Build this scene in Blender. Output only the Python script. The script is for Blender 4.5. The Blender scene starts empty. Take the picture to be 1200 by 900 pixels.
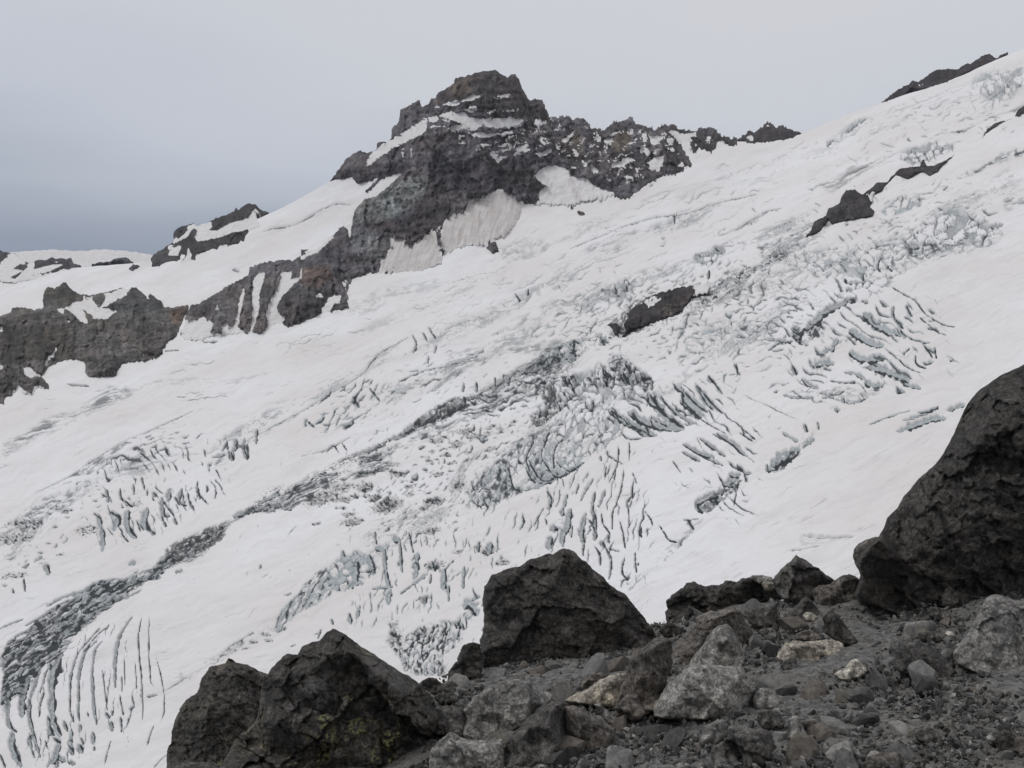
import bpy, math, random
import numpy as np
from mathutils import Vector
from mathutils.geometry import delaunay_2d_cdt
R = math.radians
random.seed(7)
scene = bpy.context.scene
col = scene.collection

# ------------------------------------------------------------------ camera, sky, sun, exposure
F = 1006.0                      # focal length in pixels of the 1200 px wide photograph
PITCH = math.atan(160.0 / F)    # the horizon lies above the middle of the picture
cam_data = bpy.data.cameras.new('camera')
cam_data.sensor_width = 36.0
cam_data.lens = 36.0 * F / 1200.0
cam_data.clip_start = 0.05
cam_data.clip_end = 60000.0
cam = bpy.data.objects.new('camera', cam_data)
cam.rotation_euler = (math.pi / 2 - PITCH, 0, 0)
col.objects.link(cam)
scene.camera = cam

SUN_EL, SUN_AZ = R(50), R(-75)   # azimuth measured from +Y towards +X
world = bpy.data.worlds.new('World')
scene.world = world
world.use_nodes = True
nt = world.node_tree
for n in list(nt.nodes):
    nt.nodes.remove(n)
def N(nt, kind, **kw):
    n = nt.nodes.new(kind)
    for k, v in kw.items():
        setattr(n, k, v)
    return n
out = N(nt, 'ShaderNodeOutputWorld')
bg_sky = N(nt, 'ShaderNodeBackground'); bg_sky.inputs['Strength'].default_value = 0.05
sky = N(nt, 'ShaderNodeTexSky', sky_type='NISHITA', sun_disc=False, sun_elevation=SUN_EL, sun_rotation=SUN_AZ)
nt.links.new(sky.outputs[0], bg_sky.inputs['Color'])
bg_cloud = N(nt, 'ShaderNodeBackground'); bg_cloud.inputs['Strength'].default_value = 1.0
geo = N(nt, 'ShaderNodeTexCoord')
sep = N(nt, 'ShaderNodeSeparateXYZ'); nt.links.new(geo.outputs['Generated'], sep.inputs[0])
ramp = N(nt, 'ShaderNodeValToRGB')
noise = N(nt, 'ShaderNodeTexNoise'); noise.inputs['Scale'].default_value = 2.6; noise.inputs['Detail'].default_value = 5.0
noise.inputs['Roughness'].default_value = 0.45
mp = N(nt, 'ShaderNodeMapping'); mp.inputs['Scale'].default_value = (0.8, 0.8, 3.2)
nt.links.new(geo.outputs['Generated'], mp.inputs[0]); nt.links.new(mp.outputs[0], noise.inputs['Vector'])
def mth(nt, op, a, b=None, c=None):
    m = N(nt, 'ShaderNodeMath', operation=op)
    for i, v in enumerate((a, b, c)):
        if v is None: continue
        if isinstance(v, (int, float)): m.inputs[i].default_value = v
        else: nt.links.new(v, m.inputs[i])
    return m.outputs[0]
nz = mth(nt, 'MULTIPLY', mth(nt, 'SUBTRACT', noise.outputs['Fac'], 0.5), 0.2)
# the cloud is thicker towards the left (west) horizon
wx = mth(nt, 'MULTIPLY', mth(nt, 'MINIMUM', sep.outputs['X'], 0.2), 0.14)
hgt = mth(nt, 'ADD', mth(nt, 'ADD', sep.outputs['Z'], nz), wx)
nt.links.new(mth(nt, 'ADD', mth(nt, 'MULTIPLY', hgt, 1.0), 0.2), ramp.inputs[0])
els = ramp.color_ramp.elements
def lin(c): return tuple(((v / 255 + 0.055) / 1.055) ** 2.4 if v > 10 else v / 255 / 12.92 for v in c) + (1,)
stops = [(0.0, (132, 141, 158)), (0.13, (138, 148, 166)), (0.165, (152, 161, 177)), (0.21, (174, 181, 194)),
         (0.28, (190, 195, 206)), (0.38, (201, 204, 211)), (0.52, (207, 208, 213)), (1.0, (214, 214, 218))]
els[0].position = stops[0][0]; els[0].color = lin(stops[0][1])
els[1].position = stops[-1][0]; els[1].color = lin(stops[-1][1])
for p, c in stops[1:-1]:
    e = els.new(p); e.color = lin(c)
nt.links.new(ramp.outputs['Color'], bg_cloud.inputs['Color'])
mix = N(nt, 'ShaderNodeMixShader'); mix.inputs[0].default_value = 0.95
nt.links.new(bg_sky.outputs[0], mix.inputs[1]); nt.links.new(bg_cloud.outputs[0], mix.inputs[2])
nt.links.new(mix.outputs[0], out.inputs[0])

sl = bpy.data.lights.new('sun', 'SUN'); sl.energy = 1.0; sl.angle = R(16); sl.color = (1.0, 0.985, 0.96)
so = bpy.data.objects.new('sun', sl); col.objects.link(so)
sdir = Vector((math.sin(SUN_AZ) * math.cos(SUN_EL), math.cos(SUN_AZ) * math.cos(SUN_EL), math.sin(SUN_EL)))
so.rotation_euler = sdir.to_track_quat('Z', 'Y').to_euler()
so.location = (0, 0, 60)
vs = scene.view_settings
vs.view_transform = 'Standard'; vs.look = 'None'; vs.gamma = 1.0; vs.exposure = 0.06
scene.cycles.max_bounces = 6; scene.cycles.diffuse_bounces = 4; scene.cycles.volume_bounces = 1
scene.cycles.volume_step_rate = 8.0; scene.cycles.volume_max_steps = 64

# ------------------------------------------------------------------ maths
CP, SP = math.cos(PITCH), math.sin(PITCH)
def rays(U, V):
    cx = (np.asarray(U, float) - 600.0) / F
    cy = (450.0 - np.asarray(V, float)) / F
    return np.stack([cx, CP + cy * SP, cy * CP - SP], -1)
def pix(P):
    P = np.asarray(P, float)
    dep = P[..., 1] * CP - P[..., 2] * SP
    up = P[..., 1] * SP + P[..., 2] * CP
    return 600 + F * P[..., 0] / dep, 450 - F * up / dep, dep

def _hash(ix, iy, seed):
    h = (ix.astype(np.int64) * 374761393 + iy.astype(np.int64) * 668265263 + seed * 1274126177) & 0xffffffff
    h = ((h ^ (h >> 13)) * 1274126177) & 0xffffffff
    h = (h ^ (h >> 16)) & 0xffffffff
    return h
def perlin(x, y, seed=0):
    x0 = np.floor(x); y0 = np.floor(y)
    fx = (x - x0); fy = (y - y0)
    sx = fx * fx * fx * (fx * (fx * 6 - 15) + 10); sy = fy * fy * fy * (fy * (fy * 6 - 15) + 10)
    def g(ox, oy):
        a = _hash(x0 + ox, y0 + oy, seed) * (2 * math.pi / 4294967296.0)
        return np.cos(a) * (fx - ox) + np.sin(a) * (fy - oy)
    a = g(0, 0); b = g(1, 0); c = g(0, 1); d = g(1, 1)
    return ((a + (b - a) * sx) + ((c + (d - c) * sx) - (a + (b - a) * sx)) * sy) * 1.5
def fbm(x, y, seed=0, octs=4, gain=0.5):
    s = 0; a = 1.0; t = 0
    for o in range(octs):
        s = s + a * perlin(x * 2 ** o, y * 2 ** o, seed + 17 * o); t += a; a *= gain
    return s / t
def cells(x, y, seed=0, full=False):
    """Voronoi: distance to nearest edge (F2-F1) and a random number per cell"""
    x0 = np.floor(x); y0 = np.floor(y)
    f1 = np.full(x.shape, 9.0); f2 = np.full(x.shape, 9.0); rid = np.zeros(x.shape)
    tx = np.zeros(x.shape); ty = np.zeros(x.shape)
    for oy in (-1, 0, 1):
        for ox in (-1, 0, 1):
            cx = x0 + ox; cy = y0 + oy
            h = _hash(cx, cy, seed); r1 = (h & 0xffff) / 65535.0; r2 = (h >> 16) / 65535.0
            r3 = (_hash(cx, cy, seed + 5) & 0xffff) / 65535.0
            d = np.hypot(cx + r1 - x, cy + r2 - y)
            nearer = d < f1
            f2 = np.where(nearer, f1, np.minimum(f2, d))
            rid = np.where(nearer, r3, rid)
            tx = np.where(nearer, x - cx - r1, tx); ty = np.where(nearer, y - cy - r2, ty)
            f1 = np.where(nearer, d, f1)
    return (f2 - f1, rid, tx, ty) if full else (f2 - f1, rid)
def ridged(x, y, seed=0, octs=3, gain=0.55):
    s = 0; a = 1.0; t = 0
    for o in range(octs):
        s = s + a * (1 - 2.6 * np.abs(perlin(x * 2 ** o, y * 2 ** o, seed + 31 * o))); t += a; a *= gain
    return s / t
def facets(x, y, seed=0, tilt=1.6):
    """broken planes: every cell a flat face with its own height and slope"""
    e, r, tx, ty = cells(x, y, seed, True)
    return (r - 0.5) + tilt * (((r * 7.31) % 1.0 - 0.5) * tx + ((r * 13.7) % 1.0 - 0.5) * ty)
def sstep(a, b, x):
    t = np.clip((x - a) / (b - a), 0, 1)
    return t * t * (3 - 2 * t)
def poly_sd(U, V, poly):
    """signed distance to a polygon, positive inside"""
    P = np.array(poly, float)
    inside = np.zeros(U.shape, bool); dm = np.full(U.shape, 1e9)
    n = len(P)
    for i in range(n):
        ax, ay = P[i]; bx, by = P[(i + 1) % n]
        ex, ey = bx - ax, by - ay
        t = np.clip(((U - ax) * ex + (V - ay) * ey) / (ex * ex + ey * ey + 1e-9), 0, 1)
        dm = np.minimum(dm, (U - ax - t * ex) ** 2 + (V - ay - t * ey) ** 2)
        if ay != by:
            c = ((ay > V) != (by > V)) & (U < ex * (V - ay) / (by - ay) + ax)
            inside ^= c
    return np.where(inside, 1, -1) * np.sqrt(dm)
def line_sd(U, V, pts):
    """distance to a polyline and the fraction run along it"""
    P = np.array(pts, float)
    L = np.hypot(*(P[1:] - P[:-1]).T); T = L.sum(); acc = 0
    dm = np.full(U.shape, 1e18); tt = np.zeros(U.shape)
    for i in range(len(P) - 1):
        ax, ay = P[i]; bx, by = P[i + 1]; ex, ey = bx - ax, by - ay
        t = np.clip(((U - ax) * ex + (V - ay) * ey) / (ex * ex + ey * ey + 1e-9), 0, 1)
        d = (U - ax - t * ex) ** 2 + (V - ay - t * ey) ** 2
        m = d < dm
        dm = np.where(m, d, dm); tt = np.where(m, (acc + t * L[i]) / T, tt)
        acc += L[i]
    return np.sqrt(dm), tt
def smooth_line(pts, n=6):
    P = [np.array(p, float) for p in pts]
    if len(P) < 3: return [tuple(p) for p in P]
    Q = [2 * P[0] - P[1]] + P + [2 * P[-1] - P[-2]]
    out = []
    for i in range(1, len(Q) - 2):
        for k in range(n):
            t = k / n
            out.append(tuple(0.5 * (2 * Q[i] + (Q[i + 1] - Q[i - 1]) * t + (2 * Q[i - 1] - 5 * Q[i] + 4 * Q[i + 1] - Q[i + 2]) * t * t
                                    + (3 * Q[i] - Q[i - 1] - 3 * Q[i + 1] + Q[i + 2]) * t ** 3)))
    out.append(tuple(P[-1]))
    return out
class TPS:
    def __init__(s, xy, val, lam=0.0, scale=1.0):
        s.c = np.array(xy, float) / scale; s.s = scale
        n = len(s.c)
        K = s.k(np.linalg.norm(s.c[:, None] - s.c[None], axis=-1)) + lam * np.eye(n)
        Pm = np.hstack([np.ones((n, 1)), s.c])
        A = np.zeros((n + 3, n + 3)); A[:n, :n] = K; A[:n, n:] = Pm; A[n:, :n] = Pm.T
        s.w = np.linalg.solve(A, np.concatenate([np.array(val, float), np.zeros(3)]))
    def k(s, r): return np.where(r > 0, r * r * np.log(r + 1e-12), 0)
    def __call__(s, x, y):
        x = np.asarray(x, float) / s.s; y = np.asarray(y, float) / s.s
        n = len(s.c); r = s.w[n] + s.w[n + 1] * x + s.w[n + 2] * y
        for i in range(n):
            r = r + s.w[i] * s.k(np.hypot(x - s.c[i, 0], y - s.c[i, 1]))
        return r

# ------------------------------------------------------------------ mesh helpers
def mesh_np(name, co, quads=None, tris=None, mats=(), smooth=True, attrs=None, cols=None, parent=None):
    me = bpy.data.meshes.new(name)
    q = np.zeros((0, 4), np.int32) if quads is None else np.asarray(quads, np.int32)
    t = np.zeros((0, 3), np.int32) if tris is None else np.asarray(tris, np.int32)
    me.vertices.add(len(co)); me.vertices.foreach_set('co', np.asarray(co, np.float32).ravel())
    loops = np.concatenate([q.ravel(), t.ravel()])
    me.loops.add(len(loops)); me.loops.foreach_set('vertex_index', loops)
    starts = np.concatenate([np.arange(len(q)) * 4, len(q) * 4 + np.arange(len(t)) * 3])
    me.polygons.add(len(starts)); me.polygons.foreach_set('loop_start', starts.astype(np.int32))
    me.update(calc_edges=True)
    me.polygons.foreach_set('use_smooth', np.full(len(starts), bool(smooth)))
    for k, v in (attrs or {}).items():
        a = me.attributes.new(k, 'FLOAT', 'POINT'); a.data.foreach_set('value', np.asarray(v, np.float32).ravel())
    for k, v in (cols or {}).items():
        a = me.attributes.new(k, 'FLOAT_COLOR', 'POINT')
        v = np.asarray(v, np.float32); v = np.concatenate([v, np.ones((len(v), 1), np.float32)], 1)
        a.data.foreach_set('color', v.ravel())
    for m in mats: me.materials.append(m)
    me.validate()
    o = bpy.data.objects.new(name, me); col.objects.link(o)
    if parent: o.parent = parent
    return o
def tag(o, label=None, cat=None, group=None, kind=None):
    for k, v in (('label', label), ('category', cat), ('group', group), ('kind', kind)):
        if v: o[k] = v
    return o
def grid_quads(nr, nc, off=0):
    i = np.arange(nr - 1)[:, None] * nc + np.arange(nc - 1)[None]
    i = i.ravel() + off
    return np.stack([i, i + nc, i + nc + 1, i + 1], 1)

# ------------------------------------------------------------------ materials
def new_mat(name):
    m = bpy.data.materials.new(name); m.use_nodes = True
    nt = m.node_tree
    return m, nt, nt.nodes['Principled BSDF']
def mixc(nt, fac, a, b, blend='MIX'):
    m = N(nt, 'ShaderNodeMix', data_type='RGBA', blend_type=blend)
    for s, v in ((0, fac), (6, a), (7, b)):
        if isinstance(v, (int, float)): m.inputs[s].default_value = v
        elif isinstance(v, tuple): m.inputs[s].default_value = v if len(v) == 4 else v + (1,)
        else: nt.links.new(v, m.inputs[s])
    return m.outputs[2]
def tex(nt, scale, detail=4, rough=0.55, vec=None, kind='ShaderNodeTexNoise', **kw):
    n = N(nt, kind, **kw)
    n.inputs['Scale'].default_value = scale
    if 'Detail' in n.inputs: n.inputs['Detail'].default_value = detail
    if 'Roughness' in n.inputs: n.inputs['Roughness'].default_value = rough
    if vec is not None: nt.links.new(vec, n.inputs['Vector'])
    return n
def ramp2(nt, v, a, b):
    n = N(nt, 'ShaderNodeMapRange'); n.interpolation_type = 'SMOOTHSTEP'
    nt.links.new(v, n.inputs[0]); n.inputs[1].default_value = a; n.inputs[2].default_value = b
    return n.outputs[0]
def attr(nt, name):
    n = N(nt, 'ShaderNodeAttribute'); n.attribute_name = name; return n

def glacier_mat():
    m, nt, b = new_mat('snow_and_ice')
    co = N(nt, 'ShaderNodeTexCoord').outputs['Object']
    ice = attr(nt, 'ice').outputs['Fac']; dirt = attr(nt, 'dirt').outputs['Fac']
    big = tex(nt, 0.006, 4, 0.5, co); fine = tex(nt, 0.5, 5, 0.65, co); mid = tex(nt, 0.06, 5, 0.6, co)
    deep_shade = attr(nt, 'deep_shade').outputs['Fac']
    snow = mixc(nt, ramp2(nt, big.outputs['Fac'], 0.3, 0.7), (0.745, 0.748, 0.76), (0.69, 0.668, 0.655))
    snow = mixc(nt, mth(nt, 'MULTIPLY', ramp2(nt, mid.outputs['Fac'], 0.5, 0.75), 0.3), snow, (0.60, 0.58, 0.565))
    icec = mixc(nt, ramp2(nt, fine.outputs['Fac'], 0.35, 0.65), (0.22, 0.23, 0.235), (0.47, 0.49, 0.50))
    icec = mixc(nt, mth(nt, 'MULTIPLY', ramp2(nt, big.outputs['Fac'], 0.45, 0.62), 0.32), icec, (0.43, 0.51, 0.54))
    dirtc = mixc(nt, ramp2(nt, fine.outputs['Fac'], 0.3, 0.7), (0.05, 0.048, 0.046), (0.17, 0.165, 0.158))
    jit = mth(nt, 'MULTIPLY', mth(nt, 'SUBTRACT', fine.outputs['Fac'], 0.5), 0.7)
    i2 = ramp2(nt, mth(nt, 'ADD', ice, mth(nt, 'MULTIPLY', jit, ice)), 0.05, 0.9)
    d2 = mth(nt, 'ADD', dirt, mth(nt, 'MULTIPLY', jit, mth(nt, 'MINIMUM', mth(nt, 'MULTIPLY', dirt, 1.5), 1.0)))
    d2 = mth(nt, 'MAXIMUM', mth(nt, 'MINIMUM', d2, 1.0), 0.0)
    c = mixc(nt, mth(nt, 'MULTIPLY', mth(nt, 'MINIMUM', mth(nt, 'MULTIPLY', d2, 3.2), 1.0), 0.55), snow, (0.52, 0.495, 0.475))
    c = mixc(nt, i2, c, icec)
    c = mixc(nt, ramp2(nt, d2, 0.18, 0.95), c, dirtc)
    c = mixc(nt, ramp2(nt, deep_shade, 0.1, 0.85), c, (0.032, 0.037, 0.04))  # dark cleft ice, painted near-black to stand in for crevasse shade
    nt.links.new(c, b.inputs['Base Color'])
    b.inputs['Roughness'].default_value = 0.75
    b.inputs['Specular IOR Level'].default_value = 0.25
    bp = N(nt, 'ShaderNodeBump'); bp.inputs['Strength'].default_value = 0.25; bp.inputs['Distance'].default_value = 1.0
    nt.links.new(mid.outputs['Fac'], bp.inputs['Height']); nt.links.new(bp.outputs[0], b.inputs['Normal'])
    return m
def far_rock_mat():
    m, nt, b = new_mat('far_rock')
    co = N(nt, 'ShaderNodeTexCoord').outputs['Object']
    tint = attr(nt, 'tint').outputs['Color']; snow = attr(nt, 'snow').outputs['Fac']
    mpn = N(nt, 'ShaderNodeMapping'); mpn.inputs['Scale'].default_value = (1, 1, 0.45); nt.links.new(co, mpn.inputs[0])
    n1 = tex(nt, 0.06, 6, 0.65, mpn.outputs[0]); n2 = tex(nt, 0.35, 5, 0.7, co)
    c = mixc(nt, 1.0, tint, mixc(nt, ramp2(nt, n1.outputs['Fac'], 0.3, 0.7), (0.5, 0.49, 0.51), (1.55, 1.54, 1.52)), 'MULTIPLY')
    c = mixc(nt, 1.0, c, mixc(nt, ramp2(nt, n2.outputs['Fac'], 0.3, 0.7), (0.5, 0.5, 0.51), (1.6, 1.58, 1.54)), 'MULTIPLY')
    s2 = ramp2(nt, mth(nt, 'ADD', snow, mth(nt, 'MULTIPLY', mth(nt, 'SUBTRACT', n2.outputs['Fac'], 0.5), 0.8)), 0.42, 0.58)
    sc = mixc(nt, ramp2(nt, n1.outputs['Fac'], 0.35, 0.7), (0.72, 0.71, 0.705), (0.60, 0.58, 0.565))
    soil = attr(nt, 'soil').outputs['Fac']
    sc = mixc(nt, mth(nt, 'MULTIPLY', soil, 0.85), sc, mixc(nt, ramp2(nt, n2.outputs['Fac'], 0.3, 0.7), (0.30, 0.262, 0.24), (0.50, 0.45, 0.42)))
    c = mixc(nt, s2, c, sc)
    nt.links.new(c, b.inputs['Base Color'])
    b.inputs['Roughness'].default_value = 0.9; b.inputs['Specular IOR Level'].default_value = 0.2
    bp = N(nt, 'ShaderNodeBump'); bp.inputs['Strength'].default_value = 0.8; bp.inputs['Distance'].default_value = 7.0
    nt.links.new(n1.outputs['Fac'], bp.inputs['Height']); nt.links.new(bp.outputs[0], b.inputs['Normal'])
    return m
def boulder_mat(name, dark, light, warm, lichen=0.0, patch=0.5, bump=1.0, scale=1.0):
    m, nt, b = new_mat(name)
    co = N(nt, 'ShaderNodeTexCoord').outputs['Object']
    n1 = tex(nt, 2.2 * scale, 8, 0.62, co); n2 = tex(nt, 14 * scale, 8, 0.72, co); n3 = tex(nt, 90 * scale, 4, 0.7, co)
    c = mixc(nt, ramp2(nt, n2.outputs['Fac'], 0.32, 0.68), dark, light)
    p = mth(nt, 'MULTIPLY', ramp2(nt, n1.outputs['Fac'], 0.5, 0.68), patch)
    c = mixc(nt, p, c, warm)
    n4 = tex(nt, 36 * scale, 6, 0.75, co)
    c = mixc(nt, 1.0, c, mixc(nt, ramp2(nt, n4.outputs['Fac'], 0.36, 0.66), (0.5, 0.5, 0.5), (1.55, 1.53, 1.5)), 'MULTIPLY')
    sp = mixc(nt, ramp2(nt, n3.outputs['Fac'], 0.3, 0.72), (0.55, 0.55, 0.56), (1.5, 1.48, 1.45))
    c = mixc(nt, 1.0, c, sp, 'MULTIPLY')
    fa = attr(nt, 'fac').outputs['Fac']
    c = mixc(nt, 1.0, c, mixc(nt, fa, (0.84, 0.84, 0.84), (1.45, 1.44, 1.42)), 'MULTIPLY')
    # pale mineral specks
    vo = tex(nt, 70 * scale, vec=co, kind='ShaderNodeTexVoronoi')
    sel = mth(nt, 'MULTIPLY', mth(nt, 'LESS_THAN', vo.outputs['Distance'], 0.16), 0.55)
    c = mixc(nt, sel, c, (0.28, 0.28, 0.27))
    if lichen > 0:
        l1 = tex(nt, 3.1, 3, 0.5, co); l2 = tex(nt, 42, 6, 0.8, co)
        lf = mth(nt, 'MULTIPLY', ramp2(nt, l1.outputs['Fac'], 0.50, 0.62), ramp2(nt, l2.outputs['Fac'], 0.57, 0.61))
        a = attr(nt, 'lichen').outputs['Fac']
        c = mixc(nt, mth(nt, 'MULTIPLY', mth(nt, 'MAXIMUM', mth(nt, 'MULTIPLY', lf, 0.5), mth(nt, 'MULTIPLY', a, ramp2(nt, l2.outputs['Fac'], 0.515, 0.54))), lichen), c, (0.58, 0.60, 0.26))
        a2 = attr(nt, 'grey').outputs['Fac']
        c = mixc(nt, mth(nt, 'MULTIPLY', a2, ramp2(nt, n2.outputs['Fac'], 0.42, 0.60)), c, (0.19, 0.185, 0.18))
    nt.links.new(c, b.inputs['Base Color'])
    b.inputs['Roughness'].default_value = 0.92; b.inputs['Specular IOR Level'].default_value = 0.3
    b1 = N(nt, 'ShaderNodeBump'); b1.inputs['Strength'].default_value = 0.7 * bump; b1.inputs['Distance'].default_value = 0.03
    nt.links.new(mth(nt, 'ADD', n2.outputs['Fac'], mth(nt, 'MULTIPLY', n4.outputs['Fac'], 0.6)), b1.inputs['Height'])
    b2 = N(nt, 'ShaderNodeBump'); b2.inputs['Strength'].default_value = 0.6 * bump; b2.inputs['Distance'].default_value = 0.006
    nt.links.new(n3.outputs['Fac'], b2.inputs['Height']); nt.links.new(b1.outputs[0], b2.inputs['Normal'])
    nt.links.new(b2.outputs[0], b.inputs['Normal'])
    return m
M = {}
M['ice'] = glacier_mat(); M['far'] = far_rock_mat()
M['black'] = boulder_mat('black_lava', (0.022, 0.0215, 0.021), (0.085, 0.081, 0.076), (0.16, 0.148, 0.13), 0, 0.5, 1.3)
M['lichen'] = boulder_mat('lichened_lava', (0.024, 0.0235, 0.023), (0.10, 0.095, 0.088), (0.17, 0.155, 0.135), 1.0, 0.6, 1.3)
M['dark'] = boulder_mat('dark_andesite', (0.048, 0.047, 0.046), (0.12, 0.117, 0.113), (0.15, 0.14, 0.125), 0, 0.5)
M['grey'] = boulder_mat('grey_andesite', (0.11, 0.11, 0.108), (0.27, 0.266, 0.258), (0.31, 0.295, 0.265), 0, 0.6, 0.8)
M['brown'] = boulder_mat('brown_andesite', (0.065, 0.061, 0.057), (0.165, 0.153, 0.14), (0.20, 0.178, 0.15), 0, 0.7)
M['pale'] = boulder_mat('pale_stone', (0.28, 0.27, 0.24), (0.54, 0.52, 0.47), (0.58, 0.54, 0.45), 0, 0.6, 0.8)
M['tan'] = boulder_mat('tan_stone', (0.17, 0.157, 0.137), (0.36, 0.335, 0.29), (0.42, 0.37, 0.28), 0, 0.7, 0.8)

# ------------------------------------------------------------------ the lie of the land (real metres; camera at the origin)
LAND = [(640, 240, 1900), (600, 700, 520), (0, 900, 640), (0, 600, 1050), (0, 480, 1500), (1150, 430, 600), (1000, 620, 410),
        (1200, 57, 1800), (930, 165, 2050), (400, 380, 1560), (200, 420, 1600), (800, 330, 1180), (980, 250, 1150), (750, 720, 420),
        (300, 700, 700), (300, 500, 1120), (550, 480, 960), (1200, 250, 900), (1350, 0, 1750), (1350, 400, 560), (-150, 500, 1500),
        (-150, 900, 660), (600, 950, 400), (1200, 900, 290), (580, 80, 2180), (420, 180, 2250), (250, 290, 2300), (100, 320, 2500),
        (-150, 330, 2700), (740, 140, 2120), (60, 380, 1950), (850, 160, 2150)]
land = TPS([(a, b) for a, b, _ in LAND], [1000.0 / c for _, _, c in LAND], lam=0.02, scale=300.0)
def depth(U, V): return 1000.0 / np.clip(land(U, V), 0.25, 6)
SKYL = [(-220, 335), (-150, 328), (0, 322), (50, 316), (100, 313), (150, 309), (185, 306), (230, 288), (314, 251), (340, 239), (386, 213), (420, 200), (450, 190),
        (500, 178), (560, 172), (650, 190), (740, 178), (770, 160), (786, 152), (800, 156), (820, 162), (845, 165), (870, 166), (915, 164), (940, 156.5), (969, 144),
        (997, 133), (1030, 121.5), (1061, 111), (1094, 101), (1130, 87), (1167, 70), (1200, 57), (1290, 20), (1420, -30)]

# ------------------------------------------------------------------ glacier
def build_glacier():
    inner = np.arange(-6, 1206.1, 1.06)
    u = np.concatenate([np.linspace(-210, -12, 34), inner, np.linspace(1212, 1400, 32)])
    sk = np.array(SKYL); top = np.interp(u, sk[:, 0], sk[:, 1])
    top = top + 0.9 * fbm(u / 22.0, u * 0 + 3.3, 91, 3)
    nr = 660
    t = np.linspace(0, 1, nr)[:, None]
    U = np.repeat(u[None], nr, 0); V = top[None] + (935 - top[None]) * t
    Dp = depth(U, V)
    H = np.zeros(U.shape); DEEP_SHADE = np.zeros(U.shape); TR = np.zeros(U.shape); ICE = np.zeros(U.shape); DIRT = np.zeros(U.shape)
    FR = dict(Z=(0, 0, 1), Z4=(620, 110, 3.5294), Z5=(900, 50, 3.6), Z6=(800, 280, 2.8125), Z7=(500, 300, 3), Z8=(200, 300, 3), N1=(0, 450, 3.6), N2=(0, 650, 3.6),
              N3=(250, 550, 3.4286), N4=(550, 450, 3.4286), Q1=(540, 420, 5), Q2=(600, 590, 5.4545), Q3=(900, 320, 5.4545),
              Q4=(420, 440, 5.4545), Q5=(0, 720, 5), Z3=(380, 60, 3))
    def cv(fr, pts):
        ox, oy, s = FR[fr]
        return [(ox + x / s, oy + y / s) for x, y in pts]
    def window(pts, pad):
        P = np.array(pts); c0 = np.searchsorted(u, P[:, 0].min() - pad); c1 = np.searchsorted(u, P[:, 0].max() + pad)
        lo, hi = P[:, 1].min() - pad, P[:, 1].max() + pad
        sub = V[:, c0:c1]
        if sub.size == 0: return None
        rows = np.where(((sub > lo) & (sub < hi)).any(1))[0]
        if len(rows) == 0: return None
        return (slice(rows[0], rows[-1] + 1), slice(c0, c1))
    # wandering of positions so that nothing drawn has a ruler-straight edge
    WU = 1.5 * fbm(U / 9.0, V / 9.0, 301, 3) + 3.0 * perlin(U / 34.0, V / 34.0, 305)
    WV = 1.5 * fbm(U / 9.0, V / 9.0, 302, 3) + 3.0 * perlin(U / 34.0, V / 34.0, 306)
    def rot(Us, Vs, a):
        c, s = math.cos(R(a)), math.sin(R(a))
        return Us * c - Vs * s, Us * s + Vs * c
    def mask(fr, poly, feather, w):
        P = cv(fr, poly)
        win = window(P, feather + 6)
        if win is None: return None, None
        sd = poly_sd(U[win] + 1.5 * WU[win], V[win] + 1.5 * WV[win], P)
        return win, sstep(-feather * 0.4, feather, sd)
    seed = [1000]
    def S(fr, pts, w, dep=1.6, ice=0.8, blunt=False, jag=1.0):
        """one crevasse: polyline, greatest width in the frame's pixels, depth in widths"""
        ox, oy, s = FR[fr]; w = w / s * 0.5
        P = smooth_line(cv(fr, pts))
        win = window(P, w + 4)
        if win is None: return
        seed[0] += 3
        d, tt = line_sd(U[win] + 0.30 * jag * WU[win], V[win] + 0.30 * jag * WV[win], P)
        taper = np.sqrt(np.clip(np.minimum(tt, 1 - tt) * (9 if blunt else 4), 0, 1))
        ww = w * (0.2 + 0.8 * taper) * (1 + 0.6 * perlin(tt * len(pts) * 2.5, tt * 0 + 0.5, seed[0]))
        ww = np.maximum(ww, 0.15)
        d = d + (0.25 + 0.45 * ww) * 1.2 * jag ** 1.5 * fbm(U[win] / 4.2, V[win] / 4.2, seed[0] + 1, 2, 0.6)
        p = 1 - sstep(ww * 0.8, ww * 0.95 + 0.45, d)
        p = p * np.clip(ww / 0.5, 0.3, 1)
        # the bare ice wall on one side, cleft shade painted near-black along the other
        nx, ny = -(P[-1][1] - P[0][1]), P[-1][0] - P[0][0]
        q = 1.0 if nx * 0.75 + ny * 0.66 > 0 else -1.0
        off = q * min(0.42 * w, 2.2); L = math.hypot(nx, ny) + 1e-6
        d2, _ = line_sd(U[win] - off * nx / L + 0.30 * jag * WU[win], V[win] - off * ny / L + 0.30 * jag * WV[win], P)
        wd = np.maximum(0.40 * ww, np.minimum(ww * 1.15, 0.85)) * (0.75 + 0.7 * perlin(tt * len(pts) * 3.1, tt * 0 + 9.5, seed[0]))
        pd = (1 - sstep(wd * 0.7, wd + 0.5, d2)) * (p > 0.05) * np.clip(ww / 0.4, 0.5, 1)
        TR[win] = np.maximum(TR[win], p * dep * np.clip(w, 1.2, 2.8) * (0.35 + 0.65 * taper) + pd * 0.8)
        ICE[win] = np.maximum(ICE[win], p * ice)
        DEEP_SHADE[win] = np.maximum(DEEP_SHADE[win], pd * min(1.0, 0.45 + 0.55 * ice))
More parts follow.
